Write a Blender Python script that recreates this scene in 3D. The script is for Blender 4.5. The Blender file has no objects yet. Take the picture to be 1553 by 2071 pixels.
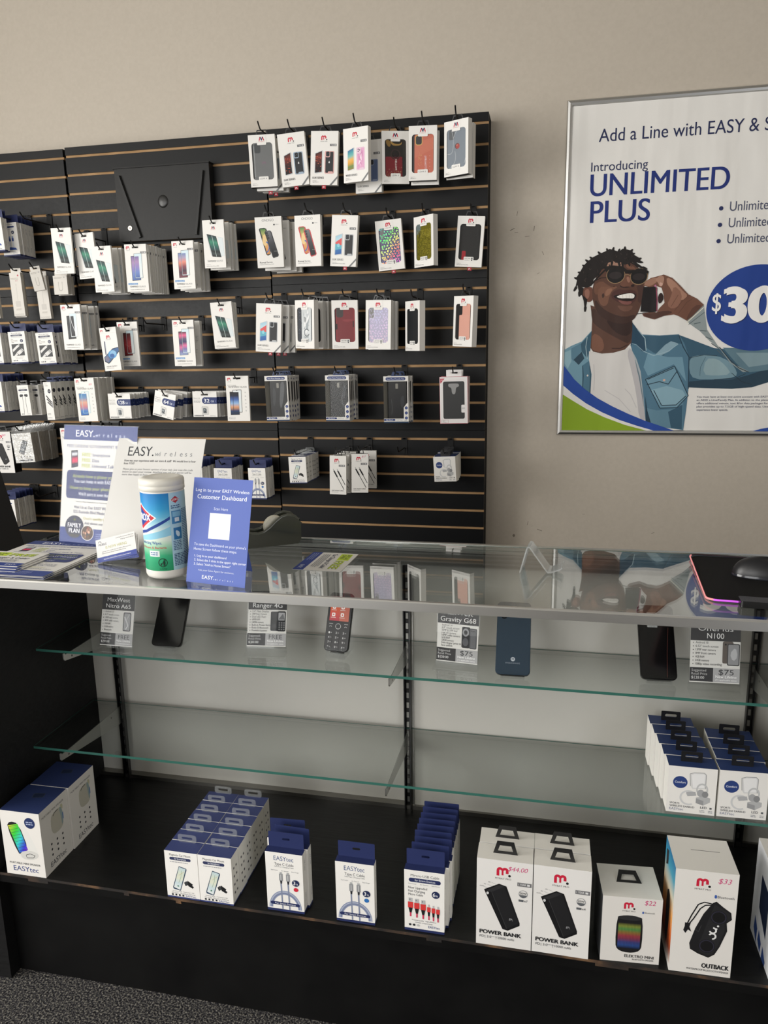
import bpy, bmesh, math, random
from mathutils import Vector, Matrix
from mathutils.geometry import tessellate_polygon
random.seed(7)
SC = bpy.context.scene
COL = SC.collection
R = math.radians

# ------------------------------------------------------------------ camera
FPX, YAW, PITCH, ROLL = 1515.17, .2140, .2106, -.0157      # focal length in pixels of the 1553 px wide frame
CAMZ = 1.398
_f = Vector((-math.sin(YAW)*math.cos(PITCH), math.cos(YAW)*math.cos(PITCH), -math.sin(PITCH)))
_r0 = Vector((math.cos(YAW), math.sin(YAW), 0)); _u0 = _r0.cross(_f)
_r = _r0*math.cos(ROLL)+_u0*math.sin(ROLL); _u = -_r0*math.sin(ROLL)+_u0*math.cos(ROLL)
cd = bpy.data.cameras.new('camera'); cam = bpy.data.objects.new('camera', cd); COL.objects.link(cam)
cd.sensor_fit = 'HORIZONTAL'; cd.sensor_width = 36; cd.lens = FPX/1553*36; cd.clip_start = .02
cam.matrix_world = Matrix(((_r.x,_u.x,-_f.x,0),(_r.y,_u.y,-_f.y,0),(_r.z,_u.z,-_f.z,CAMZ),(0,0,0,1)))
SC.camera = cam

# ------------------------------------------------------------------ world, light, exposure
SC.view_settings.view_transform = 'Standard'; SC.view_settings.look = 'None'; SC.view_settings.gamma = 1
SC.view_settings.exposure = 0.0
SC.view_settings.use_curve_mapping = False
w = bpy.data.worlds.new('daylight'); SC.world = w; w.use_nodes = True
bg = w.node_tree.nodes['Background']; bg.inputs[0].default_value = (.80,.88,1,1); bg.inputs[1].default_value = .9
def area(name, loc, target, sx, sy, power, col):
    l = bpy.data.lights.new(name, 'AREA'); l.shape = 'RECTANGLE'; l.size = sx; l.size_y = sy; l.energy = power; l.color = col
    o = bpy.data.objects.new(name, l); COL.objects.link(o); o.location = loc
    o.rotation_euler = (Vector(target)-Vector(loc)).to_track_quat('-Z', 'Y').to_euler()
    return o
area('shop_window_daylight', (-2.6,-2.62,1.65), (-2.6,0,1.45), 2.9, 2.3, 95, (1,.975,.93))
area('side_window_daylight', (-4.12,-.3,1.7), (0,-.3,1.5), 2.3, 2.0, 165, (1,.97,.92))
area('right_fill_light', (2.5,-2.62,1.4), (1.9,0,1.3), 1.0, 2.2, 40, (.97,.98,1))  # added fill from the right, set in an unseen door opening

def at_y(px, py, Y):                                        # the point of the plane y = Y seen at a pixel of the photograph
    d = _r*((px-776.5)/FPX)+_u*((1035.5-py)/FPX)+_f
    return Vector((0,0,CAMZ))+d*(Y/d.y)

# ------------------------------------------------------------------ colours and materials
def lin(c):
    if isinstance(c, str):
        c = c.lstrip('#'); c = ''.join(x*2 for x in c) if len(c) == 3 else c; c = tuple(int(c[i:i+2],16)/255 for i in (0,2,4))
    return tuple((x/12.92 if x <= .04045 else ((x+.055)/1.055)**2.4) for x in c[:3])
MATS = {}
def newmat(name):
    m = bpy.data.materials.new(name); m.use_nodes = True; MATS[name] = m
    nt = m.node_tree; return m, nt, nt.nodes['Principled BSDF'], nt.nodes, nt.links
def attr_mat(name, rough, metal=0, bump=0, bscale=400, rvar=.06, spec=.5, coat=0):
    m, nt, p, N, L = newmat(name)
    a = N.new('ShaderNodeAttribute'); a.attribute_name = 'Col'
    L.new(a.outputs['Color'], p.inputs['Base Color'])
    p.inputs['Metallic'].default_value = metal; p.inputs['Specular IOR Level'].default_value = spec
    p.inputs['Coat Weight'].default_value = coat
    tc = N.new('ShaderNodeTexCoord'); nz = N.new('ShaderNodeTexNoise'); nz.inputs['Scale'].default_value = bscale
    L.new(tc.outputs['Object'], nz.inputs['Vector'])
    mr = N.new('ShaderNodeMapRange'); mr.inputs['To Min'].default_value = max(0,rough-rvar); mr.inputs['To Max'].default_value = rough+rvar
    L.new(nz.outputs['Fac'], mr.inputs['Value']); L.new(mr.outputs['Result'], p.inputs['Roughness'])
    if bump:
        b = N.new('ShaderNodeBump'); b.inputs['Strength'].default_value = bump; b.inputs['Distance'].default_value = .001
        L.new(nz.outputs['Fac'], b.inputs['Height']); L.new(b.outputs['Normal'], p.inputs['Normal'])
    return m
attr_mat('card', .48, spec=.35)
attr_mat('paper', .6, spec=.3)
attr_mat('gloss', .12, rvar=.03)
attr_mat('plastic', .36)
attr_mat('matte', .8, bump=.3, bscale=900, spec=.25)
attr_mat('metal', .33, metal=1, bump=0, bscale=250, rvar=.015)
attr_mat('slat', .42, bump=.05, bscale=120, spec=.22)
attr_mat('foil', .22, metal=.75, bump=.25, bscale=260)
attr_mat('rubber', .6, spec=.3)
def noise_mat(name, stops, scale, rough, bump=0, detail=4, stretch=None, spec=.5, bdist=.002, dist=0):
    m, nt, p, N, L = newmat(name)
    tc = N.new('ShaderNodeTexCoord'); mp = N.new('ShaderNodeMapping'); nz = N.new('ShaderNodeTexNoise'); cr = N.new('ShaderNodeValToRGB')
    if stretch: mp.inputs['Scale'].default_value = stretch
    nz.inputs['Scale'].default_value = scale; nz.inputs['Detail'].default_value = detail; nz.inputs['Distortion'].default_value = dist
    L.new(tc.outputs['Object'], mp.inputs['Vector']); L.new(mp.outputs['Vector'], nz.inputs['Vector']); L.new(nz.outputs['Fac'], cr.inputs['Fac'])
    e = cr.color_ramp.elements
    e[0].position, e[0].color = stops[0][0], (*lin(stops[0][1]),1); e[1].position, e[1].color = stops[-1][0], (*lin(stops[-1][1]),1)
    for q, c in stops[1:-1]: x = e.new(q); x.color = (*lin(c),1)
    L.new(cr.outputs['Color'], p.inputs['Base Color']); p.inputs['Roughness'].default_value = rough; p.inputs['Specular IOR Level'].default_value = spec
    if bump:
        b = N.new('ShaderNodeBump'); b.inputs['Strength'].default_value = bump; b.inputs['Distance'].default_value = bdist
        L.new(nz.outputs['Fac'], b.inputs['Height']); L.new(b.outputs['Normal'], p.inputs['Normal'])
    return m
noise_mat('wall_paint', [(.3,'#b9b0a3'),(.7,'#beb5a8')], 70, .55, bump=.12, detail=6, spec=.3, bdist=.002)
noise_mat('ceiling_tile', [(.3,'#c9c6bf'),(.7,'#d6d3cc')], 60, .9, bump=.3)
noise_mat('carpet', [(.34,'#17171a'),(.47,'#37363a'),(.55,'#55534f'),(.68,'#8c8881')], 230, .95, bump=1, detail=3, spec=.1, bdist=.006)
noise_mat('black_laminate', [(.3,'#070708'),(.75,'#111111')], 9, .38, bump=.25, detail=9, stretch=(1,9,1), spec=.35)
noise_mat('black_panel', [(.3,'#0c0c0d'),(.75,'#131314')], 40, .55, bump=.5, detail=9, stretch=(1,1,2.5), spec=.3)
noise_mat('white_laminate', [(.3,'#b2b1ab'),(.7,'#b7b5af')], 3, .24, bump=.02, spec=.5)
noise_mat('fibreboard', [(.3,'#96754f'),(.7,'#ae8c65')], 70, .85, bump=.2, stretch=(.2,1,1))
noise_mat('chipped_edge', [(.42,'#1a1614'),(.56,'#3a2b20'),(.72,'#7a5a3c')], 16, .8, bump=.6, detail=9)
noise_mat('cloth_black', [(.3,'#0c0c0d'),(.7,'#161617')], 900, .85, bump=.4, spec=.2)
def glass_mat(name, tint, gl=1.0, rough=0.0, ior=1.5, bump=0, bscale=30, haze=0):
    m, nt, p, N, L = newmat(name); N.remove(p)
    out = N['Material Output']
    tr = N.new('ShaderNodeBsdfTransparent'); tr.inputs['Color'].default_value = (*tint,1)
    g = N.new('ShaderNodeBsdfGlossy'); g.inputs['Roughness'].default_value = rough
    # reflectance of a thin pane, the same from both faces: Schlick on |N.I|
    ge = N.new('ShaderNodeNewGeometry'); dt = N.new('ShaderNodeVectorMath'); dt.operation = 'DOT_PRODUCT'
    ab = N.new('ShaderNodeMath'); ab.operation = 'ABSOLUTE'; om = N.new('ShaderNodeMath'); om.operation = 'SUBTRACT'; om.inputs[0].default_value = 1
    pw = N.new('ShaderNodeMath'); pw.operation = 'POWER'; pw.inputs[1].default_value = 5
    f0 = ((ior-1)/(ior+1))**2; fr = N.new('ShaderNodeMath'); fr.operation = 'MULTIPLY_ADD'; fr.inputs[1].default_value = 1-f0; fr.inputs[2].default_value = f0
    L.new(ge.outputs['Incoming'], dt.inputs[0]); L.new(ge.outputs['Normal'], dt.inputs[1]); L.new(dt.outputs['Value'], ab.inputs[0]); L.new(ab.outputs[0], om.inputs[1]); L.new(om.outputs[0], pw.inputs[0]); L.new(pw.outputs[0], fr.inputs[0])
    mu = N.new('ShaderNodeMath'); mu.operation = 'MULTIPLY'; mu.inputs[1].default_value = gl; mu.use_clamp = True
    mx = N.new('ShaderNodeMixShader')
    tc = N.new('ShaderNodeTexCoord'); nz = N.new('ShaderNodeTexNoise'); nz.inputs['Scale'].default_value = bscale
    L.new(tc.outputs['Object'], nz.inputs['Vector'])
    b = N.new('ShaderNodeBump'); b.inputs['Strength'].default_value = bump; b.inputs['Distance'].default_value = .004
    L.new(nz.outputs['Fac'], b.inputs['Height'])
    if bump: L.new(b.outputs['Normal'], g.inputs['Normal']); L.new(b.outputs['Normal'], dt.inputs[1])
    L.new(fr.outputs[0], mu.inputs[0]); L.new(mu.outputs[0], mx.inputs[0]); L.new(tr.outputs[0], mx.inputs[1]); L.new(g.outputs[0], mx.inputs[2])
    last = mx
    if haze:
        df = N.new('ShaderNodeBsdfDiffuse'); df.inputs['Color'].default_value = (.8,.82,.82,1)
        m2 = N.new('ShaderNodeMixShader'); m2.inputs[0].default_value = haze
        L.new(mx.outputs[0], m2.inputs[1]); L.new(df.outputs[0], m2.inputs[2]); last = m2
    L.new(last.outputs[0], out.inputs['Surface'])
    return m
glass_mat('glass', (.945,.965,.955), 1.7)
glass_mat('acrylic', (.985,.99,.99), .3, 0)
glass_mat('acrylic_soft', (.95,.96,.96), .8, .05, haze=.09)
glass_mat('acrylic_edge', (.93,.95,.95), 1.3, .05, haze=.22)
glass_mat('film', (.96,.96,.96), .22, .04, bump=.2, bscale=22)
glass_mat('bag', (.9,.9,.9), 1.6, .1, bump=1, bscale=70, haze=.10)
m, nt, p, N, L = newmat('glass_edge'); p.inputs['Base Color'].default_value = (.035,.13,.105,1); p.inputs['Roughness'].default_value = .2
m, nt, p, N, L = newmat('led_rim')
a = N.new('ShaderNodeAttribute'); a.attribute_name = 'Col'
L.new(a.outputs['Color'], p.inputs['Base Color']); L.new(a.outputs['Color'], p.inputs['Emission Color']); p.inputs['Emission Strength'].default_value = .5

# poster cloth: printed colours with the soft waves of stretched fabric
m, nt, p, N, L = newmat('poster_cloth')
a = N.new('ShaderNodeAttribute'); a.attribute_name = 'Col'; L.new(a.outputs['Color'], p.inputs['Base Color'])
p.inputs['Roughness'].default_value = .55; p.inputs['Specular IOR Level'].default_value = .3
tc = N.new('ShaderNodeTexCoord'); mp = N.new('ShaderNodeMapping'); mp.inputs['Scale'].default_value = (1,1,.22)
nz = N.new('ShaderNodeTexNoise'); nz.inputs['Scale'].default_value = 9; nz.inputs['Detail'].default_value = 1.5
b = N.new('ShaderNodeBump'); b.inputs['Strength'].default_value = .55; b.inputs['Distance'].default_value = .03
L.new(tc.outputs['Object'], mp.inputs['Vector']); L.new(mp.outputs['Vector'], nz.inputs['Vector']); L.new(nz.outputs['Fac'], b.inputs['Height']); L.new(b.outputs['Normal'], p.inputs['Normal'])

# ------------------------------------------------------------------ mesh builder
class MB:
    def __init__(s): s.v=[]; s.f=[]; s.m=[]; s.c=[]; s.mats=[]; s.sm=[]
    def face(s, pts, col='#808080', mat='card', smooth=False):
        n = len(s.v); s.v += [tuple(p) for p in pts]; s.f.append(tuple(range(n, n+len(pts))))
        s._a(mat, col, len(pts), smooth)
    def _a(s, mat, col, k, smooth):
        if mat not in s.mats: s.mats.append(mat)
        s.m.append(s.mats.index(mat)); s.sm.append(smooth)
        if isinstance(col, list): s.c.append([lin(c) for c in col])
        else: s.c.append([lin(col)]*k)
    def grid(s, rows, col, mat, closed=False, smooth=True, flip=False):
        n = len(s.v); w = len(rows[0])
        for r_ in rows: s.v += [tuple(p) for p in r_]
        for i in range(len(rows)-1):
            for j in range(w if closed else w-1):
                a, b = n+i*w+j, n+i*w+(j+1)%w; q = (a, b, b+w, a+w)
                s.f.append(q[::-1] if flip else q); cc = col(i,j) if callable(col) else col
                s._a(mat, cc, 4, smooth)
    def box(s, x0,x1,y0,y1,z0,z1, col='#808080', mat='card', M=None, cols=None, skip=''):
        P = [Vector((x,y,z)) for x in (x0,x1) for y in (y0,y1) for z in (z0,z1)]
        if M: P = [M@p for p in P]
        F = dict(f=(0,4,5,1), b=(2,3,7,6), l=(0,1,3,2), r=(4,6,7,5), t=(1,5,7,3), d=(0,2,6,4))
        for k, q in F.items():
            if k in skip: continue
            s.face([P[i] for i in q], (cols or {}).get(k, col), mat)
    def prism(s, pts, ax, a, b, col, mat='card', M=None, smooth=False, capcol=None):
        """extrude a 2-D outline along axis ax (0,1,2) from a to b"""
        def mk(p, t):
            q = [p[0], p[1]]; q.insert(ax, t); q = Vector(q); return M@q if M else q
        A = [mk(p,a) for p in pts]; B = [mk(p,b) for p in pts]; n = len(pts)
        s.face(A[::-1], capcol or col, mat); s.face(B, capcol or col, mat)
        for i in range(n): s.face([A[i],A[(i+1)%n],B[(i+1)%n],B[i]], col, mat, smooth)
    def ringprism(s, outer, inner, ax, a, b, col, mat, M=None):
        def mk(p, t):
            q = [p[0], p[1]]; q.insert(ax, t); q = Vector(q); return M@q if M else q
        n = len(outer)
        for i in range(n):
            j = (i+1)%n; o0,o1,i0,i1 = outer[i],outer[j],inner[i],inner[j]
            s.face([mk(o0,a),mk(o1,a),mk(i1,a),mk(i0,a)], col, mat); s.face([mk(o0,b),mk(o1,b),mk(i1,b),mk(i0,b)][::-1], col, mat)
            s.face([mk(o0,a),mk(o1,a),mk(o1,b),mk(o0,b)], col, mat); s.face([mk(i0,a),mk(i1,a),mk(i1,b),mk(i0,b)][::-1], col, mat)
    def tube(s, path, r, col, mat='plastic', n=8, cap=True):
        path = [Vector(p) for p in path]; rows = []
        for i, p in enumerate(path):
            t = (path[min(i+1,len(path)-1)]-path[max(i-1,0)]).normalized()
            a = t.cross(Vector((0,0,1)) if abs(t.z)<.9 else Vector((1,0,0))).normalized(); b = t.cross(a)
            rr = r[i] if isinstance(r, (list,tuple)) else r
            rows.append([p+(a*math.cos(k*2*math.pi/n)+b*math.sin(k*2*math.pi/n))*rr for k in range(n)])
        s.grid(rows, col, mat, True)
        if cap: s.face(rows[0], col, mat); s.face(rows[-1][::-1], col, mat)
    def lathe(s, prof, col, mat='plastic', n=32, c=(0,0)):
        rows = [[(c[0]+r_*math.cos(k*2*math.pi/n), c[1]+r_*math.sin(k*2*math.pi/n), z) for k in range(n)] for r_, z in prof]
        s.grid(rows, col, mat, True)
    def mesh(s, name):
        me = bpy.data.meshes.new(name); me.from_pydata(s.v, [], s.f)
        for k in s.mats: me.materials.append(MATS[k])
        me.polygons.foreach_set('material_index', s.m); me.polygons.foreach_set('use_smooth', s.sm)
        ca = me.color_attributes.new('Col', 'FLOAT_COLOR', 'CORNER')
        flat = []
        for cs in s.c:
            for c in cs: flat += [c[0],c[1],c[2],1.0]
        ca.data.foreach_set('color', flat); me.update()
        return me
    def build(s, name, parent=None, loc=None, rot=None):
        o = bpy.data.objects.new(name, s.mesh(name)); COL.objects.link(o)
        if parent: o.parent = parent
        if loc: o.location = loc
        if rot: o.rotation_euler = rot
        return o
def tag(o, label, cat, group=None, kind=None):
    n = len(label.replace(',', ' ').split())
    if not 4 <= n <= 16: print('LABEL LENGTH', n, label)
    o['label'] = label; o['category'] = cat
    if group: o['group'] = group
    if kind: o['kind'] = kind
    return o
def empty(name, loc, rot=(0,0,0)):
    o = bpy.data.objects.new(name, None); COL.objects.link(o); o.location = loc; o.rotation_euler = rot; o.empty_display_size = .02
    return o
def struct(mb, name):
    o = mb.build(name); o['kind'] = 'structure'; return o
def rrect(x0,y0,x1,y1,r,n=4):
    out = []
    for cx,cy,a0 in ((x1-r,y1-r,0),(x0+r,y1-r,90),(x0+r,y0+r,180),(x1-r,y0+r,270)):
        out += [(cx+r*math.cos(R(a0+90*k/n)), cy+r*math.sin(R(a0+90*k/n))) for k in range(n+1)]
    return out
def smooth(pts, n=2):
    for _ in range(n):
        q = []
        for i in range(len(pts)):
            a, b = pts[i], pts[(i+1)%len(pts)]
            q += [(a[0]*.75+b[0]*.25, a[1]*.75+b[1]*.25), (a[0]*.25+b[0]*.75, a[1]*.25+b[1]*.75)]
        pts = q
    return pts
# ------------------------------------------------------------------ lettering
_TX = {}
def text_mesh(st, bold, res=2):
    key = (st, res)
    if key in _TX: return _TX[key]
    c = bpy.data.curves.new('t', 'FONT'); c.body = st; c.size = 1; c.resolution_u = res; pass
    o = bpy.data.objects.new('t', c); COL.objects.link(o)
    dg = bpy.context.evaluated_depsgraph_get(); dg.update()
    e = o.evaluated_get(dg); me = e.to_mesh(); me.calc_loop_triangles()
    vs = [(v.co.x, v.co.y) for v in me.vertices]; ts = [tuple(t.vertices) for t in me.loop_triangles]
    e.to_mesh_clear(); bpy.data.objects.remove(o); bpy.data.curves.remove(c)
    x0 = min((v[0] for v in vs), default=0); x1 = max((v[0] for v in vs), default=1)
    _TX[key] = (vs, ts, x0, x1); return _TX[key]
_H = text_mesh('H', 0); CAPH = max(v[1] for v in _H[0])

class Art:
    """flat printing on a surface: fn(u, v, off) takes millimetres from the top-left corner"""
    def __init__(s, mb, fn, mat='card', eps=1.6e-5, sub=None): s.mb, s.fn, s.mat, s.eps, s.k, s.sub = mb, fn, mat, eps, 1, sub
    def _f(s, pts, c):
        off = s.k*s.eps
        if s.sub:
            lo = math.floor(min(p[0] for p in pts)/s.sub); hi = math.ceil(max(p[0] for p in pts)/s.sub)
            if hi-lo > 1:
                for i in range(lo, hi):
                    q = clip(clip(pts, i*s.sub, 1), (i+1)*s.sub, -1)
                    if len(q) > 2: s.mb.face([s.fn(u,v,off) for u,v in q], c, s.mat)
                return
        s.mb.face([s.fn(u,v,off) for u,v in pts], c, s.mat)
    def p(s, pts, c, sm=0):
        if sm: pts = smooth(pts, sm)
        if len(pts) > 4 or s.sub:
            tri = tessellate_polygon([[Vector((a,b,0)) for a,b in pts]])
            for t in tri: s._f([pts[i] for i in t], c)
        else: s._f(pts, c)
        s.k += 1
    def r(s, u0,v0,u1,v1,c): s._f([(u0,v0),(u0,v1),(u1,v1),(u1,v0)], c); s.k += 1
    def rr(s, u0,v0,u1,v1,rad,c): s.p(rrect(u0,v0,u1,v1,rad)[::-1], c)
    def e(s, cu,cv,ru,rv,c,n=20): s.p([(cu+ru*math.cos(-2*math.pi*i/n), cv+rv*math.sin(-2*math.pi*i/n)) for i in range(n)], c)
    def arc(s, cu,cv,r0,r1,a0,a1,c,n=12,asp=1):
        for i in range(n):
            a,b = R(a0+(a1-a0)*i/n), R(a0+(a1-a0)*(i+1)/n)
            s._f([(cu+r0*math.cos(a),cv+r0*asp*math.sin(a)),(cu+r1*math.cos(a),cv+r1*asp*math.sin(a)),(cu+r1*math.cos(b),cv+r1*asp*math.sin(b)),(cu+r0*math.cos(b),cv+r0*asp*math.sin(b))], c)
        s.k += 1
    def ln(s, pts, wd, c):
        for (a,b),(x,y) in zip(pts, pts[1:]):
            d = math.hypot(x-a,y-b) or 1; nx,ny = -(y-b)/d*wd/2,(x-a)/d*wd/2
            s._f([(a+nx,b+ny),(x+nx,y+ny),(x-nx,y-ny),(a-nx,b-ny)], c)
        s.k += 1
    def t(s, st, u, v, h, c, w=None, al='l', b=0, ang=0, sk=0):
        """baseline at v, capital height h, optional fitted width w"""
        vs, ts, x0, x1 = text_mesh(st, 0, 10 if h > 20 else (4 if h > 7 else 2)); k = h/CAPH; kx = k if w is None else w/max(1e-6, x1-x0)
        tw = (x1-x0)*kx; du = {'l':0,'c':-tw/2,'r':-tw}[al]; ca, sa = math.cos(R(ang)), math.sin(R(ang))
        e = .035*h*b; shifts = [(0,0)] if not b else ([(-e/2,0),(e/2,0)] if b <= 1.5 else [(-e,0),(0,-e/2),(0,e/2),(e,0)])
        for sx, sy in shifts:
            q = []
            for x,y in vs:
                a, bb = (x-x0)*kx+du+y*k*sk+sx, -y*k+sy
                q.append((u+a*ca-bb*sa, v+a*sa+bb*ca))
            for t in ts: s._f([q[i] for i in t], c)
            s.k += 1
    def g(s, quad, cols):
        """quad (tl,tr,br,bl) filled with a run of printed colours from top to bottom"""
        tl,tr,br,bl = quad; n = len(cols)-1
        mix = lambda a,b,t: (a[0]+(b[0]-a[0])*t, a[1]+(b[1]-a[1])*t)
        off = s.k*s.eps
        for i in range(n):
            a,b = i/n,(i+1)/n; pts = [mix(tl,bl,a),mix(tl,bl,b),mix(tr,br,b),mix(tr,br,a)]
            s.mb.face([s.fn(u,v,off) for u,v in pts], [cols[i],cols[i+1],cols[i+1],cols[i]], s.mat)
        s.k += 1
    def lines(s, u, v, w, n, dv, h, c, rag=.15):
        """rows of print too small to read: word-like dashes"""
        for i in range(n):
            x = u; end = u+w*(1-random.random()*rag)
            while x < end:
                l = min(random.uniform(1.2,4)*h, end-x); s._f([(x,v+i*dv-h),(x,v+i*dv),(x+l,v+i*dv),(x+l,v+i*dv-h)], c); x += l+h*.6
        s.k += 1
def clip(pts, x, sg):
    out = []
    for i in range(len(pts)):
        a, b = pts[i], pts[(i+1)%len(pts)]; da, db = (a[0]-x)*sg, (b[0]-x)*sg
        if da >= 0: out.append(a)
        if (da > 0 > db) or (da < 0 < db):
            t = da/(da-db); out.append((x, a[1]+(b[1]-a[1])*t))
    return out
NAVY='#25356b'; INK='#23262e'; GREY='#8b8d90'; RED='#c4203c'; WHITE='#e9e7e3'
def m_logo(A, u, v, s_, c=RED, dot='#1d1d1f', name='MYBAT PRO', nc='#333333'):
    """rounded m with a dot; u,v = top-left, s_ = width"""
    th = s_*.2
    for k in (0,1):
        cu = u+s_*.25+k*s_*.36; A.arc(cu, v+s_*.27, s_*.25-th, s_*.25, 180, 360, c, 8)
    A.r(u, v+s_*.27, u+th, v+s_*.72, c); A.r(u+s_*.36+.0, v+s_*.27, u+s_*.36+th*.7+s_*.0, v+s_*.66, c); A.r(u+s_*.66, v+s_*.27, u+s_*.86, v+s_*.5, c)
    A.e(u+s_*.93, v+s_*.66, s_*.1, s_*.1, dot, 10)
    if name: A.t(name, u+s_*.48, v+s_*1.0, s_*.13, nc, al='c', w=s_*1.15)
def m2_logo(A, u, v, s_, name=True):
    """angular two-stroke M"""
    h = s_*.6
    A.p([(u,v+h),(u+s_*.2,v),(u+s_*.36,v),(u+s_*.2,v+h)], RED); A.p([(u+s_,v+h),(u+s_*.8,v),(u+s_*.64,v),(u+s_*.8,v+h)], RED)
    A.p([(u+s_*.2,v),(u+s_*.38,v),(u+s_*.62,v+h),(u+s_*.46,v+h)], '#1f2a55'); A.p([(u+s_*.8,v),(u+s_*.62,v),(u+s_*.42,v+h),(u+s_*.54,v+h)], '#1f2a55')
    if name: A.t('MYBAT', u+s_*.5, v+h+s_*.24, s_*.13, RED, al='c', w=s_*1.1)

# ================================================================== the room
YW = 3.138                                                   # face of the slat wall
WALL = 3.265                                                 # painted wall behind it
PITCHS = .0762; ZS0 = 2.2529                                 # slot spacing, height of the top slot of the right column
mb = MB(); mb.box(-4.3,3.2,WALL,WALL+.1,0,3.05,mat='wall_paint')
# scuffs and dents of the paint
for px,py,l,a in ((1046,432,9,80),(1080,462,10,85),(1066,478,9,5),(1036,464,10,25),(1044,470,7,-10),(1098,512,8,-60),(1088,553,6,30),(1091,1072,11,-20),(1067,1058,9,80),(1320,1078,7,25),(1076,1064,4,10),(1180,1040,5,0)):
    P = at_y(px,py,WALL-.0004); d = Vector((math.cos(R(a)),0,math.sin(R(a))))*l*.001; n = Vector((-d.z,0,d.x))*.09
    mb.face([P-d-n,P+d-n,P+d+n,P-d+n], random.choice(['#5f574e','#746b61','#4a443e']), 'matte')
P = at_y(1039,1083,WALL-.0004); mb.face([P+Vector((.006*math.cos(i),0,.007*math.sin(i))) for i in range(6)], '#7d746a', 'matte')
struct(mb, 'wall_back')
mb = MB(); mb.box(-4.3,3.2,-2.8,WALL,-.1,0,mat='carpet'); struct(mb, 'floor')
mb = MB(); mb.box(-4.3,3.2,-2.8,WALL,3.05,3.15,mat='ceiling_tile'); struct(mb, 'ceiling')
mb = MB(); mb.box(3.1,3.2,-2.8,WALL,0,3.05,mat='wall_paint'); struct(mb, 'wall_right')
mb = MB()                                                    # left wall with its window opening
mb.box(-4.3,-4.2,-2.8,-1.5,0,3.05,mat='wall_paint'); mb.box(-4.3,-4.2,.9,WALL,0,3.05,mat='wall_paint')
mb.box(-4.3,-4.2,-1.5,.9,0,.65,mat='wall_paint'); mb.box(-4.3,-4.2,-1.5,.9,2.75,3.05,mat='wall_paint'); struct(mb, 'wall_left')
mb = MB()                                                    # shop front with window and door openings
mb.box(-4.3,-4.1,-2.8,-2.7,0,3.05,mat='wall_paint'); mb.box(-1.1,1.95,-2.8,-2.7,0,3.05,mat='wall_paint'); mb.box(3.05,3.2,-2.8,-2.7,0,3.05,mat='wall_paint')
mb.box(-4.1,-1.1,-2.8,-2.7,0,.45,mat='wall_paint'); mb.box(-4.1,-1.1,-2.8,-2.7,2.85,3.05,mat='wall_paint'); mb.box(1.95,3.05,-2.8,-2.7,2.55,3.05,mat='wall_paint')
struct(mb, 'wall_front')
def frame(name, x0,x1,z0,z1, fixed, ax, bars):
    mb = MB(); w_ = .05
    def bx(a,b,c,d):
        if ax == 'x': mb.box(a,b,fixed-.03,fixed+.03,c,d,'#2b2b2c','metal')
        else: mb.box(fixed-.03,fixed+.03,a,b,c,d,'#2b2b2c','metal')
    bx(x0,x0+w_,z0,z1); bx(x1-w_,x1,z0,z1); bx(x0,x1,z0,z0+w_); bx(x0,x1,z1-w_,z1)
    for q in bars: bx(q-.02,q+.02,z0,z1)
    o = struct(mb, name)
    g = MB()
    if ax == 'x': g.face([(x0,fixed,z0),(x1,fixed,z0),(x1,fixed,z1),(x0,fixed,z1)], mat='glass')
    else: g.face([(fixed,x0,z0),(fixed,x1,z0),(fixed,x1,z1),(fixed,x0,z1)], mat='glass')
    g.build('pane', o)
frame('window_1', -4.1,-1.1,.45,2.85,-2.75,'x',(-2.6,)); frame('window_2', -1.5,.9,.65,2.75,-4.25,'y',(-.3,)); frame('door_1', 1.95,3.05,.0,2.55,-2.75,'x',(2.5,))

# ------------------------------------------------------------------ slat wall
XR, XS1, XS2, XL = -.246, -1.156, -2.080, -2.95              # right edge, the two seams, the left end
DZ = {'right':0, 'middle':-.0066, 'left':-.011}
GAP = .0105
def slat_panel(x0, x1, col, row, label):
    dz = DZ[col]; top = ZS0+dz-row*8*PITCHS+PITCHS/2; mb = MB(); g = .0016
    ztop = top-.0008
    for k in range(8):
        zc = ZS0+dz-(row*8+k)*PITCHS                          # slot centre
        c = '#0f1012'
        mb.box(x0+g,x1-g,YW,YW+.017,zc+GAP/2,ztop,c,'slat')
        mb.box(x0+g,x1-g,YW+.0055,YW+.017,zc-GAP/2-.004,zc+GAP/2+.004,mat='fibreboard')
        ztop = zc-GAP/2
    mb.box(x0+g,x1-g,YW,YW+.017,top-8*PITCHS+.0008,ztop,'#0f1012','slat')
    mb.box(x0+g,x1-g,YW+.017,WALL-.002,top-8*PITCHS+.0008,top-.0008,'#151515','matte')
    return tag(mb.build('slatwall_panel'), label, 'slatwall', 'black slatwall panels')
rows = ('top','second','third','bottom')
names = {('right',0):'black slatwall panel at top right holding phone cases',('right',1):'black slatwall panel behind the red and pink phone cases',('right',2):'black slatwall panel behind the audio cable boxes',('right',3):'black slatwall panel lowest at right, behind the counter top',
 ('middle',0):'black slatwall panel carrying the metal lockbox',('middle',1):'black slatwall panel carrying the memory cards',('middle',2):'black slatwall panel behind the white acrylic sign',('middle',3):'black slatwall panel lowest in the middle, below the cable boxes',
 ('left',0):'black slatwall panel at top left beside the lockbox panel',('left',1):'black slatwall panel at left behind the earphone boxes',('left',2):'black slatwall panel at left behind the charger bags',('left',3):'black slatwall panel lowest at the far left'}
for col,(a,b) in {'right':(XS1+.003,XR),'middle':(XS2+.006,XS1),'left':(XL,XS2-.002)}.items():
    for rw in range(3 if col != 'left' else 3): slat_panel(a,b,col,rw,names[(col,rw)])

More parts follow.
